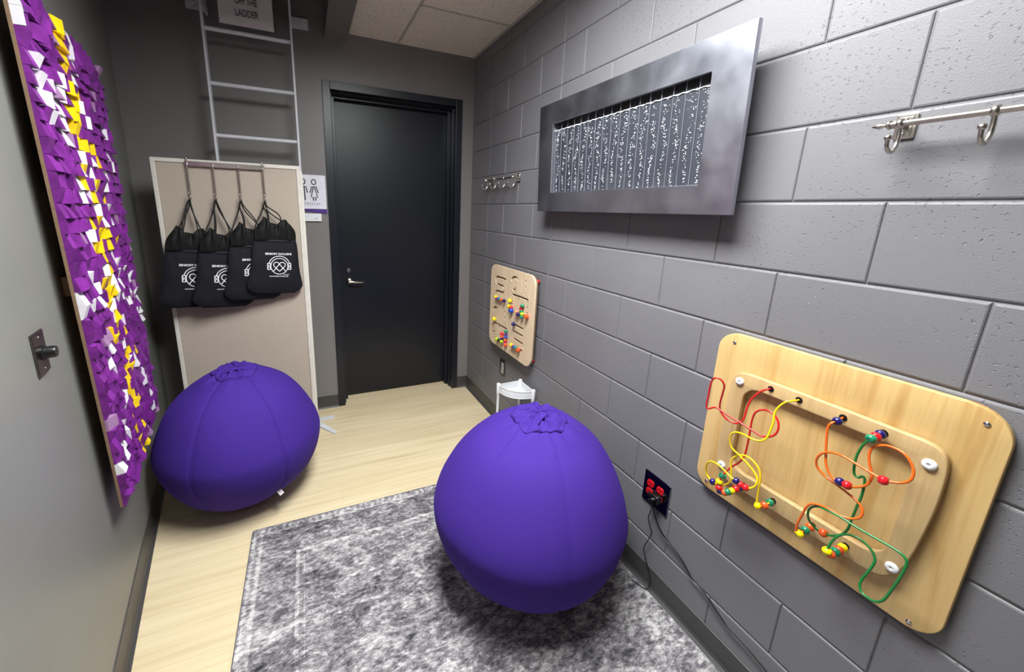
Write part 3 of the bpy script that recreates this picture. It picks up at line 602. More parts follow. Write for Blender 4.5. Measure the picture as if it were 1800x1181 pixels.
# ------------------------------------------------------------------ ladder on the back wall
LY = YB-.18
t = thing('wall_ladder', (-1.535, LY, 0), 'tall white metal ladder fixed to the back wall behind the partition', 'ladder')
for x, s in ((-1.762, -1), (-1.302, 1)):
    bm = B(); box(bm, x-.006, x+.006, LY-.025, LY+.025, 0, 3.5); obj('side_rail', bm, 'white_metal', t, bevel=.0015)
zr = 1.998; k = -6
while zr+.2885*k < 3.45:
    z = zr+.2885*k
    if z > .2:
        bm = B(); lathe(bm, [(.0115, 0), (.0115, .448)], (-1.756, LY, z), (1, 0, 0), 14); obj('rung', bm, 'white_metal', t, smooth=True, angle=40)
    k += 1
for x, s in ((-1.762, -1), (-1.302, 1)):
    bm = B(); box(bm, x-.005, x+.005, LY+.0, YB-.006, 2.70, 2.80)
    a, b_ = sorted((x, x+s*.105)); box(bm, a, b_, YB-.010, YB, 2.722, 2.785)
    lathe(bm, [(.009, 0), (.009, .006), (0, .008)], (x+s*.07, YB-.010, 2.755), (0, -1, 0), 8)
    obj('wall_bracket', bm, 'white_metal', t)
bm = B(); box(bm, -1.296, -1.18, LY-.02, LY+.022, 0, .008); box(bm, -1.308, -1.296, LY-.03, LY+.03, 0, .10)
lathe(bm, [(.006, 0), (.006, .005), (0, .006)], (-1.235, LY, .008), (0, 0, 1), 8)
obj('foot_bracket', bm, 'white_metal', t)
bm = B(); box(bm, -1.88, -1.768, LY-.02, LY+.022, 0, .008); obj('foot_bracket', bm, 'white_metal', t)
# paper sign on the ladder
t = thing('ladder_sign', (-1.53, LY-.03, 2.66), 'laminated paper sign hung on the rungs of the white ladder', 'sign')
bm = B(); v = [bm.verts.new(p) for p in [(-1.675, LY-.030, 2.604), (-1.395, LY-.030, 2.604), (-1.395, LY-.026, 2.88), (-1.675, LY-.026, 2.88)]]; bm.faces.new(v)
obj('sheet', bm, 'paper', t, solid=.0015)
for txt, z, w in (('OFF THE', 2.732, .112), ('LADDER', 2.670, .118)):
    b2 = text_bm(txt, .052, .0003, width=w); xform(b2, lambda c, z=z: (-1.532+c.x, LY-.0335-c.z, z+c.y)); obj('lettering', b2, 'black_ink', t)
# dark hatch surface plate behind the sign is the shaft wall itself

# ------------------------------------------------------------------ partition
PF = 2.478; PXL, PXR = -2.066, -1.306; PT = 1.838
t = thing('partition_screen', (-1.69, 2.5, 0), 'beige fabric office partition with pale trim standing behind the far bean bag', 'partition')
bm = B(); box(bm, PXL+.022, PXR-.022, PF+.004, PF+.040, .06, PT-.022); obj('fabric_panel', bm, 'panel_fabric', t, bevel=.003)
bm = B(); box(bm, PXL, PXR, PF-.002, PF+.046, PT-.022, PT); obj('top_trim', bm, 'panel_trim', t, bevel=.003)
for a, b_ in ((PXL, PXL+.022), (PXR-.022, PXR)):
    bm = B(); box(bm, a, b_, PF-.002, PF+.046, .02, PT-.021); obj('side_trim', bm, 'panel_trim', t, bevel=.003)
bm = B(); box(bm, PXL+.02, PXR-.02, PF+.002, PF+.042, .02, .062); obj('bottom_trim', bm, 'panel_trim', t, bevel=.003)
bm = B(); box(bm, PXR, PXR+.012, PF+.012, PF+.036, .02, PT-.03); obj('edge_strip', bm, 'panel_trim', t)
def foot(x0, y0, x1, y1, w):
    bm = B(); a = Vector((x0, y0, 0)); b_ = Vector((x1, y1, 0)); dd = (b_-a).normalized(); n = Vector((-dd.y, dd.x, 0))
    lo = [a-n*w, b_-n*w*.6, b_+n*w*.6, a+n*w]
    v0 = [bm.verts.new(p) for p in lo]; v1 = [bm.verts.new(p+Vector((0, 0, h))) for p, h in zip(lo, (.022, .010, .010, .022))]
    bm.faces.new(list(reversed(v0))); bm.faces.new(v1)
    for i in range(4): bm.faces.new((v0[i], v0[(i+1) % 4], v1[(i+1) % 4], v1[i]))
    return obj('foot', bm, 'white_metal', t, bevel=.002)
foot(-1.300, 2.545, -1.184, 2.385, .021)
foot(-2.05, 2.49, -2.05, 2.30, .021); foot(-2.05, 2.51, -2.05, 2.68, .021)

# ------------------------------------------------------------------ over-the-panel hook rack
hx = [-1.893, -1.768, -1.640, -1.512]
t = thing('hook_rack', (-1.70, PF, PT), 'brushed metal four hook rack hung over the top of the partition', 'hook rack')
bm = B(); box(bm, hx[0]-.010, hx[3]+.010, PF-.016, PF-.010, 1.800, 1.826); obj('crossbar', bm, 'steel', t, bevel=.001)
for x in (hx[0], hx[3]):
    bm = B(); tube(bm, catmull([(x, PF-.013, 1.80), (x, PF-.013, PT), (x, PF-.008, PT+.006), (x, PF+.02, PT+.007), (x, PF+.050, PT+.006), (x, PF+.053, PT), (x, PF+.053, 1.79)], 4), .0038, 8)
    obj('hanger', bm, 'steel', t, smooth=True)
for x in hx:
    bm = B(); tube(bm, catmull([(x, PF-.018, 1.815), (x, PF-.018, 1.74), (x, PF-.018, 1.645), (x+.001, PF-.022, 1.625), (x, PF-.033, 1.615), (x-.001, PF-.046, 1.622), (x-.002, PF-.052, 1.650)], 5), .0045, 8)
    ball(bm, (x-.002, PF-.052, 1.651), .0055, 10, 6)
    h = obj('hook', bm, 'steel', t, smooth=True)

# ------------------------------------------------------------------ drawstring bags
ZT, ZFL, ZB = -.185, -.285, -.622       # gather top, flap line, bottom (below the hook)
def bw(z):   # half width
    f = (ZFL-z)/(ZFL-ZB)
    if z > ZFL: g = (z-ZFL)/(ZT-ZFL); return .118*(1-.44*g**1.7)
    w = .115+.052*f**.9
    e = max(0, (f-.80)/.20); return w*(1-.40*e**2.4)+.004*math.sin(f*7+1)
def bt(z):
    f = (ZFL-z)/(ZFL-ZB)
    if z > ZFL: g = (z-ZFL)/(ZT-ZFL); return .018+.008*math.sin(PI*g)
    e = max(0, (f-.8)/.2); return (.011+.005*math.sin(PI*min(1, f)))*(1-.8*e**2)
def wr(x, z): return .0042*noise.noise(Vector((x*14, z*9, 1.3)))+.0020*noise.noise(Vector((x*34, z*20, 4.3)))
def yf(x, z):
    q = max(0, 1-abs(x/bw(z))**2.6)**.5
    return -bt(z)*q-wr(x, z)
def sack(bm, zs, nseg=56, folds=0):
    R = []
    for z in zs:
        row = []
        for i in range(nseg):
            a = 2*PI*i/nseg; c, s = math.cos(a), math.sin(a); x = bw(z)*abs(c)**.8*(1 if c > 0 else -1)
            zz = z
            if folds:
                g = (z-ZFL)/(ZT-ZFL)
                y = bt(z)*s*(1+.22*g*math.sin(9*a))+.007*g*math.sin(x*190+1)+.009*g*noise.noise(Vector((x*55, z*22, 2)))
                zz -= .015*g*math.cos(x*66+.4)+.006*g*noise.noise(Vector((x*50, 1, s)))-.03*g*(abs(x)/.07)**2
                x *= 1+.03*math.sin(g*5)
            else:
                q = max(0, 1-abs(x/bw(z))**2.6)**.5
                y = (-1 if s < 0 else 1)*(bt(z)*q+wr(x, z)*(q > .02))
                if s >= 0: y = min(y, .012)
            row.append(bm.verts.new((x, y, zz)))
        R.append(row)
    for A, Bq in zip(R[:-1], R[1:]):
        for i in range(nseg): bm.faces.new((A[i], A[(i+1) % nseg], Bq[(i+1) % nseg], Bq[i]))
    bm.faces.new(list(reversed(R[0]))); bm.faces.new(R[-1])
def make_bag(t, dx, hk):
    bm = B(); sack(bm, [ZFL+.002+(ZB-ZFL)*k/30 for k in range(31)]); obj('pouch', bm, 'nylon', t, smooth=True)
    bm = B(); sack(bm, [ZFL-.006+(ZT-ZFL+.006)*k/14 for k in range(15)], 140, folds=1); obj('gathered_top', bm, 'nylon_top', t, smooth=True)
    for pts in ([tuple(hk+Vector((0, -.004, .004))), (-dx*.8-.010, hk.y-.008, hk.z-.03), (-dx*.2-.034, -.012, -.13), (-.044, -.01, ZT-.008)], [tuple(hk+Vector((0, .0, .005))), (-dx*.8-.008, hk.y, hk.z-.04), (-dx*.3-.022, .004, -.12), (-.036, .004, ZT)],
                    [tuple(hk+Vector((0, -.004, .005))), (-dx*.75+.010, hk.y-.008, hk.z-.03), (-dx*.2+.030, -.010, -.13), (.040, -.01, ZT-.008)], [tuple(hk+Vector((0, .004, .005))), (-dx*.7+.014, hk.y, hk.z-.06), (.062, .006, -.19), (.112, .004, ZFL-.01), (.128, .006, ZFL-.10)],
                    [tuple(hk+Vector((0, .002, .006))), (-dx-.004, hk.y, hk.z-.06), (-dx*.6-.07, .006, -.2), (-.118, .006, ZFL-.02)]):
        bm = B(); tube(bm, catmull(pts, 5), .0036, 7); obj('drawstring', bm, 'cordblack', t, smooth=True)
    bm = B()
    zc = -.445; cx0 = .018
    def mp(x, z): return Vector((cx0+x, yf(cx0+x, zc+z)-.0014, zc+z))
    R_ = .049; sw = .0041
    ribbon(bm, arc(0, 0, R_, 0, 360, 60)[:-1], sw, mp, True)
    ribbon(bm, arc(0, .002, R_+.012, 12, 168, 40), sw, mp)
    for s in (-1, 1):
        xs_ = sorted((s*(R_+.003), s*(R_+.018)))
        ribbon(bm, seg((xs_[0], .018), (xs_[1], .018))+seg((xs_[1], .018), (xs_[1], -.02))+seg((xs_[1], -.02), (xs_[0], -.02))+seg((xs_[0], -.02), (xs_[0], .018)), sw, mp)
        ribbon(bm, arc(s*(R_+.019), -.001, .009, 90, 90+180*s, 12), sw*.9, mp)
        # knotted heart
        a0 = arc(s*.0165, .0085, .0165, 135 if s > 0 else 45, -45 if s > 0 else 225, 20)
        ribbon(bm, seg((-s*.034, -.030), (a0[0][0], a0[0][1]))+a0[1:]+seg(a0[-1], (0, -.0315))[1:], sw, mp)
    for txt, z, w, size, x in (('SENSORY INCLUSIVE', .076, .150, .0165, -.004), ('www.kulturecity.org', -.062, .108, .0125, -.004), ('KultureCity', -.052, .032, .006, .040)):
        b2 = text_bm(txt, size, .0002, width=w, offset=.0005 if size > .015 else .0002)
        bmesh.ops.subdivide_edges(b2, edges=[e for e in b2.edges if e.calc_length() > .012], cuts=2)
        xform(b2, lambda c, z=z, x=x: Vector((cx0+x+c.x, yf(cx0+x+c.x, zc+z+c.y)-.0016-c.z, zc+z+c.y))); me = bpy.data.meshes.new('x'); b2.to_mesh(me); bm.from_mesh(me); b2.free()
    obj('printed_emblem', bm, 'print', t, fixn=False)
BAGS = [('black drawstring bag, leftmost of the four on the hook rack', 0.0, 0.0, .07), ('black drawstring bag hung second from the left on the hook rack', .035, -.010, .075),
        ('black drawstring bag hung third from the left on the hook rack', .055, .025, .05), ('black drawstring bag, rightmost of the four, its whole white emblem showing', .060, .058, .07)]
for i, (lab, dx, dz, roll) in enumerate(BAGS):
    t = thing('drawstring_bag', (0, 0, 0), lab, 'bag', 'black drawstring bags on the hook rack')
    yaw = math.radians(15)
    loc = Vector((hx[i]+dx, PF-.070, 1.612+dz)); rot = Matrix.Rotation(yaw, 4, 'Z') @ Matrix.Rotation(roll, 4, 'Y')
    hk = rot.inverted() @ (Vector((hx[i], PF-.037, 1.617))-loc)
    make_bag(t, dx, hk)
    t.location = loc; t.rotation_euler = (0, roll, yaw)

# ------------------------------------------------------------------ restroom sign and wall plate
t = thing('restroom_sign', (-1.255, YB, 1.69), 'white restroom sign with man and woman figures between partition and door', 'sign')
sx0, sx1, sz0, sz1 = -1.372, -1.143, 1.578, 1.812
bm = B(); box(bm, sx0, sx1, YB-.008, YB-.001, sz0, sz1); obj('plate', bm, 'sign_white', t, bevel=.001)
bm = B(); yq = YB-.0092
def fs(x, z): return Vector((x, yq, z))
def fig(cx, woman):
    w = .0075; zt = 1.787
    ribbon(bm, rrect(cx-.013, cx+.013, zt-.040, zt-.006, .0125, 6), w*.9, fs, True)
    sh = zt-.056
    if not woman:
        ribbon(bm, [(cx-.026, sh-.042), (cx-.016, sh), (cx+.016, sh), (cx+.027, sh-.042)], w, fs)
        ribbon(bm, [(cx-.011, sh), (cx-.011, sh-.094)], w, fs); ribbon(bm, [(cx+.006, sh), (cx+.008, sh-.094)], w, fs)
    else:
        ribbon(bm, [(cx-.027, sh-.042), (cx-.015, sh), (cx+.015, sh), (cx+.027, sh-.042)], w, fs)
        ribbon(bm, [(cx-.004, sh-.004), (cx-.022, sh-.072), (cx+.022, sh-.072), (cx+.004, sh-.004)], w*.9, fs)
        ribbon(bm, [(cx-.008, sh-.072), (cx-.008, sh-.096)], w, fs); ribbon(bm, [(cx+.008, sh-.072), (cx+.008, sh-.096)], w, fs)
fig(-1.292, False); fig(-1.222, True)
obj('pictogram', bm, 'black_ink', t)
b2 = text_bm('RESTROOM', .026, .0004, width=.150); xform(b2, lambda c: (-1.262+c.x, YB-.0088-c.z, 1.612+c.y)); obj('lettering', b2, 'grey_ink', t)
bm = B(); vs = [bm.verts.new((x, y, z)) for y in (YB-.008, YB-.001) for x, z in ((sx0, 1.572), (sx1, 1.577), (sx1, 1.546), (sx0+.05, 1.566))]
bm.faces.new(vs[:4]); bm.faces.new(list(reversed(vs[4:])))
for i in range(4): bm.faces.new((vs[i], vs[(i+1) % 4], vs[4+(i+1) % 4], vs[4+i]))
obj('colour_band', bm, 'purple_ink', t)
t = thing('wall_plate', (-1.24, YB, 1.52), 'small white plate on the wall just under the restroom sign', 'wall plate')
bm = B(); box(bm, -1.335, -1.182, YB-.016, YB-.001, 1.490, 1.545); obj('cover', bm, 'white_plastic', t, bevel=.003)
bm = B(); ribbon(bm, arc(-1.218, 1.518, .008, 200, 340, 10), .0028, lambda x, z: Vector((x, YB-.0172, z))); obj('thumb_mark', bm, 'black_ink', t)

# ------------------------------------------------------------------ dimmer on the left wall
t = thing('dimmer_switch', tuple(LP(1.03, 0, 1.203)), 'steel dimmer plate with a black knob on the left wall', 'light switch')
def lbox(bm, s0, s1, o0, o1, z0, z1):
    v = [bm.verts.new(LP(s, o, z)) for s in (s0, s1) for o in (o0, o1) for z in (z0, z1)]
    for f in ((0, 1, 3, 2), (4, 6, 7, 5), (0, 4, 5, 1), (2, 3, 7, 6), (0, 2, 6, 4), (1, 5, 7, 3)): bm.faces.new([v[i] for i in f])
sc_ = 1.0315
bm = B(); lbox(bm, sc_-.037, sc_+.037, .0005, .006, 1.147, 1.260); obj('face_plate', bm, 'dark_metal', t, bevel=.002)
bm = B(); lathe(bm, [(.019, .0), (.019, .006), (.0165, .008), (.0155, .026), (.014, .029), (0, .029)], LP(sc_, .005, 1.203), NL, 24); obj('knob', bm, 'black_plastic', t, smooth=True, angle=40)
for dz_ in (-.042, .042):
    bm = B(); lathe(bm, [(.004, 0), (.0035, .0015), (0, .002)], LP(sc_, .006, 1.203+dz_), NL, 12); obj('screw', bm, 'chrome', t, smooth=True)

# ------------------------------------------------------------------ wood block mosaic on the left wall
NC, NR = 20, 37; ZA, ZB_ = .54, 2.15
def sq(f, z):
    v = (z-ZA)/(ZB_-ZA); s0 = (1.245-.095*v)/.986; s1 = (2.07-.04*v)/.986; return s0+(s1-s0)*f
t = thing('wood_block_mosaic', tuple(LP(1.62, 0, ZA)), 'purple, white and yellow wood block mosaic panel on the left wall', 'wall art')
def hexa(bm, f0, f1, o0, o1, z0, z1):
    v = [bm.verts.new(LP(sq(f, z), o, z)) for f in (f0, f1) for o in (o0, o1) for z in (z0, z1)]
    for f in ((0, 1, 3, 2), (4, 6, 7, 5), (0, 4, 5, 1), (2, 3, 7, 6), (0, 2, 6, 4), (1, 5, 7, 3)): bm.faces.new([v[i] for i in f])
bm = B(); hexa(bm, 0, 1, .037, .045, ZA, ZB_); obj('backing_board', bm, 'ply_edge', t)
for f0, f1, z0, z1 in ((.17, .23, .80, 1.62), (.90, .96, .80, 1.80), (.1, .9, 1.30, 1.36)):
    bm = B(); hexa(bm, f0, f1, .0005, .037, z0, z1); obj('mounting_strut', bm, 'strut_wood', t)
rnd = random.Random(11)
rest = {'P': B(), 'W': B(), 'Y': B(), 'M': B()}
def prism(bm, i, j, hs):
    z0 = ZA+(ZB_-ZA)*j/NR; z1 = ZA+(ZB_-ZA)*(j+1)/NR; g = .0004; e = .0012
    c = [(i/NC+e, z0+g), ((i+1)/NC-e, z0+g), ((i+1)/NC-e, z1-g), (i/NC+e, z1-g)]
    jz = rnd.uniform(-.002, .002)
    lo = [bm.verts.new(LP(sq(f, z), .0452, z)) for f, z in c]; hi = [bm.verts.new(LP(sq(f, z), .0452+h, z+jz)) for (f, z), h in zip(c, hs)]
    bm.faces.new(list(reversed(lo)))
    k = rnd.random() < .5
    if abs((hs[0]+hs[2])-(hs[1]+hs[3])) < 1e-4: bm.faces.new(hi)
    elif k: bm.faces.new((hi[0], hi[1], hi[2])); bm.faces.new((hi[0], hi[2], hi[3]))
    else: bm.faces.new((hi[1], hi[2], hi[3])); bm.faces.new((hi[1], hi[3], hi[0]))
    for q in range(4): bm.faces.new((lo[q], lo[(q+1) % 4], hi[(q+1) % 4], hi[q]))
names = {'P': 'purple_block', 'W': 'white_block', 'Y': 'yellow_block', 'M': 'mauve_block'}
for j in range(NR):
    for i in range(NC):
        col = 'Y' if (j, i) in YELLOW_CELLS else 'W' if (j, i) in WHITE_CELLS else 'M' if (j, i) in MAUVE_CELLS else 'P'
        r = rnd.random(); lo_, hi_ = rnd.uniform(.004, .009), rnd.uniform(.015, .026)
        if r < .34: hs = [hi_, hi_, lo_, lo_]
        elif r < .50: hs = [lo_, lo_, hi_, hi_]
        elif r < .68: hs = [lo_, hi_, hi_, lo_]
        elif r < .86: hs = [hi_, lo_, lo_, hi_]
        elif r < .93: hs = [hi_, (lo_+hi_)/2, lo_, (lo_+hi_)/2]
        else: hs = [(lo_+hi_)/2, hi_, (lo_+hi_)/2, lo_]
        # the blocks nearest the viewer are kept as parts of their own
        if i < 5 and 12 <= j <= 31: bmx = B(); prism(bmx, i, j, hs); obj(names[col], bmx, 'tile_'+col, t)
        else: prism(rest[col], i, j, hs)
mats = ['tile_P', 'tile_W', 'tile_Y', 'tile_M']
bmr = B()
for n_, col in enumerate('PWYM'):
    me = bpy.data.meshes.new('x'); rest[col].to_mesh(me); rest[col].free(); f0 = len(bmr.faces); bmr.from_mesh(me); bmr.faces.ensure_lookup_table()
    for f in bmr.faces[f0:]: f.material_index = n_
o = obj('wood_blocks', bmr, mats, t); o['kind'] = 'stuff'

# ------------------------------------------------------------------ bubble wall in a brushed metal frame
OB = .083
t = thing('bubble_panel', (-OB, 1.07, 1.605), 'wide brushed metal framed bubble panel on the block wall', 'wall art')
FY0, FY1, FZ0, FZ1 = .524, 1.630, 1.605, 2.140
IY0, IY1, IZ0, IZ1 = .648, 1.508, 1.701, 2.040
bm = plate2d([(FY0, FZ0), (FY1, FZ0), (FY1, FZ1), (FY0, FZ1)], [[(IY0, IZ0), (IY0, IZ1), (IY1, IZ1), (IY1, IZ0)]], .018)
xform(bm, lambda c: (-OB+.009+c.z, c.x, c.y)); obj('frame', bm, 'alu', t, bevel=.0008)
XB = -OB+.0285
bm = B(); box(bm, XB, XB+.010, IY0-.03, IY1+.03, IZ0-.03, IZ1+.03); obj('back_panel', bm, 'tank', t)
bm = B(); box(bm, -OB+.0202, XB+.0, IY0-.035, IY0-.025, IZ0-.03, IZ1+.03); box(bm, -OB+.0202, XB, IY1+.025, IY1+.035, IZ0-.03, IZ1+.03)
box(bm, -OB+.0202, XB, IY0-.03, IY1+.03, IZ0-.035, IZ0-.025); box(bm, -OB+.0202, XB, IY0-.03, IY1+.03, IZ1+.025, IZ1+.035); box(bm, XB+.01, -.022, IY0+.02, IY1-.02, IZ0, IZ1); obj('tank_box', bm, 'black_plastic', t)
WZ = IZ1-.034
bm = B(); box(bm, XB-.0075, XB-.0005, IY0-.02, IY1+.02, IZ0-.02, WZ); obj('water_sheet', bm, 'water', t)
nd = 17; pitch = (IY1-IY0)/nd
for k in range(nd+1):
    y = IY0+pitch*k
    if IY0+.002 < y < IY1+.01:
        bm = B(); box(bm, XB-.0105, XB-.0077, y-.0007, y+.0007, IZ0-.01, IZ1+.01); obj('divider', bm, 'divider', t)
bm = B(); pts = [(XB-.009+.001*math.sin(k*1.7), IY0-.01+(IY1-IY0+.02)*k/160, WZ+.002*math.sin(k*.9)+.002*noise.noise(Vector((k*.5, 0, 0)))) for k in range(161)]
tube(bm, pts, .0016, 6)
pts = [(XB-.010+.0015*math.cos(k*2.3), IY0-.01+(IY1-IY0+.02)*k/220, WZ+.001+.0035*noise.noise(Vector((k*.9, 5, 0)))) for k in range(221)]
tube(bm, pts, .0010, 5); obj('foam_line', bm, 'bubble', t, smooth=True)
rb = random.Random(5); bm = B()
for k in range(nd):
    yc = IY0+pitch*(k+.5); ph = rb.uniform(0, 6)
    for q in range(92):
        f = rb.random()**.9; z = IZ0+.002+(WZ-IZ0-.006)*f
        wob = .008*math.sin(f*9+ph)*(.4+f); sp_ = .0035+.018*f*rb.random()
        y = yc+wob+rb.gauss(0, 1)*sp_*.7
        if not (IY0+.002 < y < IY1-.002): continue
        bmesh.ops.create_icosphere(bm, subdivisions=1, radius=rb.uniform(.0009, .0021), matrix=Matrix.Translation((XB-.0085, y, z)))
o = obj('bubbles', bm, 'bubble', t, smooth=True); o['kind'] = 'stuff'
bm = B(); box(bm, -OB+.0183, -OB+.0187, IY0-.014, IY1+.014, IZ0-.014, IZ1+.014); obj('pane', bm, 'pane', t)
t.rotation_euler = (0, -.040, 0)
# ------------------------------------------------------------------ hook rails
def make_rail(y0, z, label):
    """y0: far finial tip; the rail runs towards the camera (-y)"""
    xb = -.052; t = thing('hook_rail', (-.0, y0-.22, z), label, 'hook rail', 'satin nickel hook rails on the block wall')
    def Yp(d): return y0-d
    bm = B(); lathe(bm, [(.0068, 0), (.0068, .405)], (xb, Yp(.025), z), (0, -1, 0), 20); obj('bar', bm, 'steel', t, smooth=True, angle=40)
    for yy, sgn in ((Yp(.025), 1), (Yp(.430), -1)):
        bm = B(); lathe(bm, [(.0085, -.002), (.0105, .001), (.0085, .004), (.004, .006), (.0035, .010), (.006, .015), (.0065, .019), (.0045, .025), (.001, .032), (0, .033)], (xb, yy, z), (0, sgn, 0), 18)
        obj('finial', bm, 'steel', t, smooth=True)
    for dd in (.033, .425):
        bm = B()
        pl = plate2d(rrect(-.018, .018, -.027, .027, .003, 2), [], .004, .0008); xform(pl, lambda c: (-.0035+c.z, Yp(dd)+c.x, z+c.y)); me = bpy.data.meshes.new('x'); pl.to_mesh(me); bm.from_mesh(me); pl.free()
        pl = plate2d(rrect(-.012, .012, -.021, .021, .002, 2), [], .003, .0008); xform(pl, lambda c: (-.0065+c.z, Yp(dd)+c.x, z+c.y)); me = bpy.data.meshes.new('x'); pl.to_mesh(me); bm.from_mesh(me); pl.free()
        lathe(bm, [(.0075, 0), (.0055, .012), (.0055, .034), (.0085, .040), (.0095, .046)], (-.006, Yp(dd), z), (-1, 0, 0), 16)
        for s in (-1, 1): ball(bm, (-.009, Yp(dd), z+s*.016), .003, 10, 6)
        obj('mounting_plate', bm, 'steel', t, smooth=True, angle=35)
    h0 = None
    for k in range(4):
        yy = Yp(.042+.134*k)
        if yy < y0-.445: yy = y0-.415
        bm = B(); lathe(bm, [(.0072, -.006), (.0105, -.0045), (.0115, 0), (.0105, .0045), (.0072, .006)], (xb, yy, z), (0, 1, 0), 20)
        pts = catmull([(xb+.002, yy, z-.010), (xb+.005, yy, z-.026), (xb+.004, yy, z-.043), (xb-.006, yy, z-.058), (xb-.021, yy, z-.061), (xb-.034, yy, z-.052), (xb-.038, yy, z-.036)], 5)
        tube(bm, pts, [.0048-.0012*abs(i/len(pts)-.3) for i in range(len(pts))], 10)
        ball(bm, (xb-.0385, yy, z-.033), .0068, 14, 10)
        obj('hook', bm, 'steel', t, smooth=True, angle=60)
    return t
make_rail(.236, 1.813, 'nickel hook rail at the right edge, nearest the camera')
make_rail(2.428, 1.813, 'nickel hook rail on the block wall near the black door')

# ------------------------------------------------------------------ large bead maze
t = thing('bead_maze_panel', (-.01, .22, .66), 'large pine wall panel with coloured wires and beads, nearest the camera', 'toy')
bm = plate2d(rrect(-.088, .527, .648, 1.230, [.062, .070, .060, .060], 10), [], .017, .0022)
xform(bm, lambda c: (-.0125+c.z, c.x, c.y)); obj('backboard', bm, 'toy_wood', t, smooth=True, angle=40)
def curve_outer():
    P = [(.400, 1.120), (.300, 1.121), (.150, 1.121), (.05, 1.120), (.010, 1.118), (-.014, 1.106), (-.024, 1.08), (-.027, 1.03), (-.0265, .97), (-.022, .90), (-.015, .83), (-.006, .785), (.010, .757), (.04, .740), (.13, .736), (.25, .734), (.380, .734), (.425, .742), (.446, .765), (.4535, .81), (.4545, .90), (.4535, 1.0), (.4525, 1.06), (.447, 1.098), (.430, 1.114)]
    return [(p.x, p.y) for p in catmull([(a, b, 0) for a, b in P]+[(*P[0], 0)], 4)[:-1]]
inner = rrect(.024, .408, .790, 1.079, [.045, .045, .045, .045], 8)
inner = [(a-(0.0 if a > .2 else .0), b) for a, b in inner]
bm = plate2d(curve_outer(), [inner[::-1]], .018, .003)
xform(bm, lambda c: (-.034+c.z, c.x, c.y)); obj('raised_ring', bm, 'ring_wood', t, smooth=True, angle=40)
for y, z in ((.425, 1.088), (.431, .780), (.001, 1.072), (.006, .786)):
    bm = B(); lathe(bm, [(.0125, -.02), (.0125, .003), (.011, .0055), (.006, .0068), (.0025, .0064), (.0025, .004), (0, .004)], (-.043, y, z), (-1, 0, 0), 24); obj('cap', bm, 'white_plastic', t, smooth=True)
for y, z in ((.477, 1.199), (-.049, 1.195), (.484, .672), (-.040, .664)):
    bm = B(); lathe(bm, [(.0058, 0), (.005, .002), (0, .0028)], (-.021, y, z), (-1, 0, 0), 14); obj('screw', bm, 'chrome', t, smooth=True)
for c, pts in WIRES.items():
    P = [list(p) for p in pts]
    bm = B(); tube(bm, catmull(P, 6), .0028, 10); obj('wire', bm, 'wire_'+c, t, smooth=True)
    for e in (P[0], P[-1]):
        bm = B(); lathe(bm, [(.0085, 0), (.0085, .0012), (.0045, .0015), (.0045, .0)], (-.0435, e[1], e[2]), (-1, 0, 0), 16); obj('socket', bm, 'black_plastic', t, smooth=True, angle=40)
for c, p, d_ in BEADS:
    bm = B(); r = .0108; hl = .0086
    prof = [(.0032, -hl*.9), (.0062, -hl), (.0092, -hl*.62), (r, -hl*.1), (r, hl*.1), (.0092, hl*.62), (.0062, hl), (.0032, hl*.9)]
    lathe(bm, prof, p, d_, 20); obj('bead', bm, 'bead_'+c, t, smooth=True)

# ------------------------------------------------------------------ small slot maze
t = thing('slot_maze_panel', (-.02, 1.95, .64), 'pale birch wall panel with sliding beads in slots near the door', 'toy')
def stad(pts, w):
    P = [Vector((a, b)) for a, b in pts]; L, R = [], []; n = len(P)
    P3 = catmull([(p.x, p.y, 0) for p in P], 4) if n > 3 else [Vector((p.x, p.y, 0)) for p in P]
    P = [Vector((p.x, p.y)) for p in P3]; n = len(P)
    for i in range(n):
        tt = (P[min(i+1, n-1)]-P[max(i-1, 0)]).normalized(); nn = Vector((-tt.y, tt.x))*w/2; L.append(P[i]+nn); R.append(P[i]-nn)
    t0 = (P[1]-P[0]).normalized(); t1 = (P[-1]-P[-2]).normalized()
    out = [tuple(p) for p in L]+[tuple(P[-1]+t1*w/2)]+[tuple(p) for p in reversed(R)]+[tuple(P[0]-t0*w/2)]
    return out
bm = plate2d(rrect(1.650, 2.252, .636, 1.226, .065, 10), [stad(p, w*1.6) for w, p in SLOTS], .012, .0)
xform(bm, lambda c: (-.046+c.z, c.x, c.y)); obj('front_board', bm, 'birch', t, bevel=.0012)
bm = plate2d(rrect(1.655, 2.247, .641, 1.221, .062, 10), [], .010, .0015)
xform(bm, lambda c: (-.031+c.z, c.x, c.y)); obj('back_board', bm, 'ply_edge', t)
for y, z in ((1.697, 1.187), (2.205, 1.187), (1.697, .672), (2.205, .672)):
    bm = B(); ball(bm, (-.0122, y-.012 if y < 2 else y, z), .0125, 16, 10); obj('standoff_ball', bm, 'bead_red', t, smooth=True)
    bm = B(); lathe(bm, [(.004, 0), (.0035, .0015), (0, .002)], (-.052, y, z), (-1, 0, 0), 10); obj('screw', bm, 'chrome', t, smooth=True)
for c, y, z, r in SLIDERS:
    bm = B(); ball(bm, (-.0665, y, z), r*.92, 16, 10); lathe(bm, [(.0035, 0), (.0035, .03)], (-.038, y, z), (-1, 0, 0), 10); obj('slider_bead', bm, 'bead_'+c, t, smooth=True)

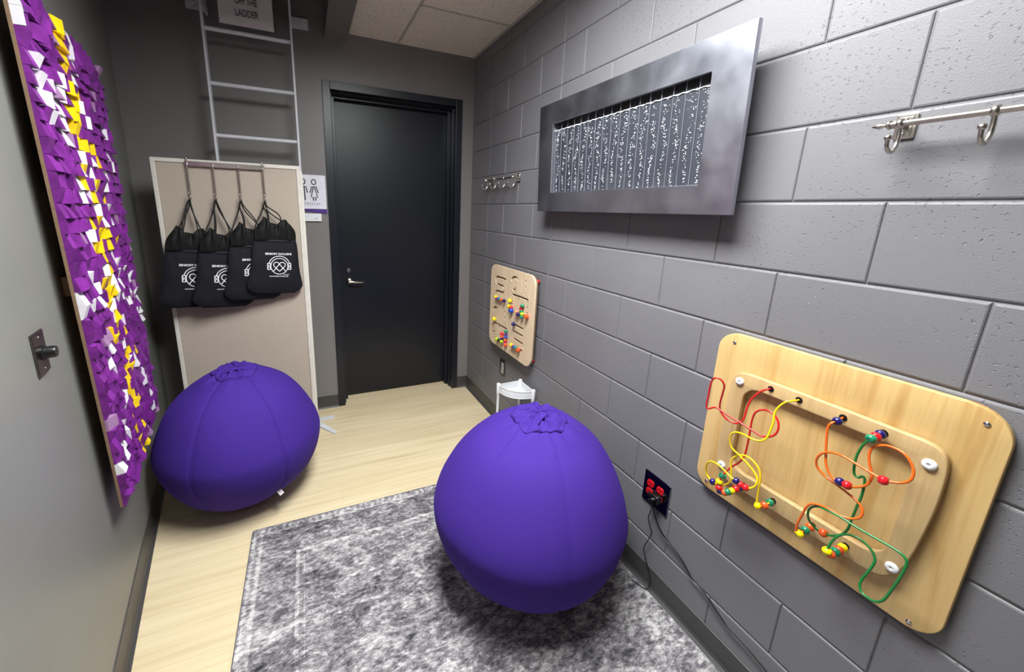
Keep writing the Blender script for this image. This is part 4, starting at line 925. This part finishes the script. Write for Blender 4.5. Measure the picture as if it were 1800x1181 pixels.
# ------------------------------------------------------------------ small outlet under the slot maze
t = thing('electrical_outlet', (0, 2.10, .47), 'small steel and grey outlet below the birch slot panel', 'outlet')
bm = B(); box(bm, -.006, -.0002, 2.062, 2.140, .408, .524); obj('face_plate', bm, 'dark_metal', t, bevel=.0015)
bm = B(); box(bm, -.010, -.0055, 2.078, 2.112, .418, .500); obj('receptacle', bm, 'outlet_grey', t, bevel=.002)
bm = B()
for z in (.442, .478):
    for y in (2.088, 2.100): box(bm, -.0106, -.0098, y-.001, y+.001, z-.005, z+.005)
obj('contact_slots', bm, 'black_plastic', t)

# ------------------------------------------------------------------ red outlet with plug
t = thing('electrical_outlet', (0, .69, .46), 'wide reflective outlet plate with red receptacles and a black plug', 'outlet')
bm = plate2d(rrect(.624, .752, .392, .533, .004, 3), [], .006, .0015); xform(bm, lambda c: (-.0035+c.z, c.x, c.y)); obj('face_plate', bm, 'plate_dark', t)
for yc in (.7165, .668):
    bm = B()
    for z in (.485, .446):
        pl = plate2d(rrect(yc-.0165, yc+.0165, z-.0145, z+.0145, .010, 5), [], .004, .0008); xform(pl, lambda c: (-.0082+c.z, c.x, c.y)); me = bpy.data.meshes.new('x'); pl.to_mesh(me); bm.from_mesh(me); pl.free()
    rc = obj('receptacle', bm, 'red_plastic', t); rc['label'] = 'red double receptacle'
    bm = B()
    for z in (.485, .446):
        for y in (yc-.006, yc+.006): box(bm, -.0106, -.0100, y-.0012, y+.0012, z-.001, z+.008)
        lathe(bm, [(.0025, 0), (.0025, .0006)], (-.0100, yc, z-.007), (-1, 0, 0), 10)
    obj('contact_slots', bm, 'black_plastic', rc)
bm = B(); lathe(bm, [(.003, 0), (.0025, .001), (0, .0015)], (-.0065, .692, .466), (-1, 0, 0), 10); obj('screw', bm, 'chrome', t)

# power cords with their plugs
c1 = [(.682, .436), (.680, .427), (.662, .380), (.640, .340), (.615, .316), (.588, .305), (.547, .290), (.514, .272), (.486, .252), (.446, .240), (.407, .228), (.368, .209), (.323, .190), (.272, .188), (.235, .181), (.19, .170), (.13, .150), (.06, .12), (-.03, .06), (-.10, .02)]
t = thing('power_cord', (-.02, .67, .45), 'thick black power cord running along the wall from the black plug', 'power cord')
bm = B(); pts = [(-.040, .678, .447)]+[(-.034+.022*min(1, i/5), y, z) for i, (y, z) in enumerate(c1)]
tube(bm, catmull(pts, 6), .0033, 8, flat=.75); obj('cord', bm, 'cord', t, smooth=True)
bm = B(); pl = plate2d(rrect(.650, .690, .432, .468, .010, 5), [], .026, .004); xform(pl, lambda c: (-.0235+c.z, c.x, c.y)); me = bpy.data.meshes.new('x'); pl.to_mesh(me); bm.from_mesh(me); pl.free()
tube(bm, catmull([(-.036, .664, .455), (-.046, .672, .452), (-.046, .682, .440)], 5), .0065, 10)
obj('plug', bm, 'black_plastic', t, smooth=True, angle=40)
c2 = [(.700, .440), (.696, .424), (.690, .382), (.698, .329), (.681, .297), (.671, .278), (.684, .224), (.698, .172), (.682, .136), (.661, .099), (.645, .060)]
t = thing('power_cord', (-.02, .70, .44), 'thin black cord hanging straight down from the red outlet', 'power cord')
bm = B(); pts = [(-.020, .702, .446)]+[(-.014, y, z) for y, z in c2]+[(-.024, .640, .022), (-.036, .655, .0135), (-.050, .70, .0132)]
tube(bm, catmull(pts, 6), .0019, 7); obj('cord', bm, 'cord', t, smooth=True)
bm = B(); box(bm, -.026, -.0105, .694, .712, .438, .452); obj('plug', bm, 'black_plastic', t, bevel=.002)

# ------------------------------------------------------------------ plastic corner shelf
t = thing('corner_shelf', (-.03, 1.78, 0), 'white plastic three post corner shelf against the block wall', 'shelf')
posts = [(-.030, 1.790), (-.196, 1.785), (-.030, 1.625)]
for x, y in posts:
    bm = B(); lathe(bm, [(.0085, .0), (.0085, .435)], (x, y, 0), (0, 0, 1), 14)
    for z in (.16,): lathe(bm, [(.0105, z-.02), (.0105, z+.04)], (x, y, 0), (0, 0, 1), 14)
    lathe(bm, [(.0095, .425), (.0105, .43), (.0125, .447), (.0125, .497), (.011, .502), (0, .503)], (x, y, 0), (0, 0, 1), 18)
    obj('post', bm, 'white_plastic', t, smooth=True, angle=40)
def tray(z):
    ox, oy = -.030, 1.790; out = []
    A = Vector((-.196, 1.785)); Bv = Vector((-.030, 1.625))
    n = 18
    for i in range(n+1):
        f = i/n; p = A.lerp(Bv, f); m = (A+Bv)/2-Vector((ox, oy)); p = p+m.normalized()*.055*math.sin(PI*f)**.75; out.append((p.x, p.y))
    loop = [(ox, oy)]+out
    bm = B(); lo = [bm.verts.new((x, y, z)) for x, y in loop]; hi = [bm.verts.new((x, y, z+.044)) for x, y in loop]
    bm.faces.new(lo)
    for i in range(len(loop)): bm.faces.new((lo[i], lo[(i+1) % len(loop)], hi[(i+1) % len(loop)], hi[i]))
    o = obj('tray', bm, 'milky', t, solid=.002)
    bm = B(); tube(bm, [(x, y, z+.046) for x, y in loop], .0028, 6, closed=True); obj('rim', bm, 'white_plastic', o, smooth=True)
    bm = B(); tube(bm, [(x, y, z) for x, y in loop], .0018, 6, closed=True); obj('rim', bm, 'white_plastic', o, smooth=True)
tray(.448); tray(.14)

# ------------------------------------------------------------------ camera and render look
cam = bpy.data.cameras.new('camera'); co = bpy.data.objects.new('camera', cam); C.objects.link(co)
co.location = (-1.296782, -.297696, 1.596237)
co.rotation_euler = (math.radians(76.954460), math.radians(-1.586899), math.radians(-22.852328))
cam.sensor_width = 36; cam.sensor_fit = 'HORIZONTAL'; cam.lens = 36*681.46029/1800
cam.shift_x = 70.546/1800; cam.shift_y = -62.183/1800; cam.clip_start = .01
sc = bpy.context.scene; sc.camera = co
w = bpy.data.worlds.new('world'); sc.world = w; w.use_nodes = True
w.node_tree.nodes['Background'].inputs[0].default_value = (.02, .02, .02, 1)
sc.view_settings.view_transform = 'Standard'; sc.view_settings.look = 'None'; sc.view_settings.gamma = 1
sc.view_settings.exposure = EXPO; sc.view_settings.use_curve_mapping = False
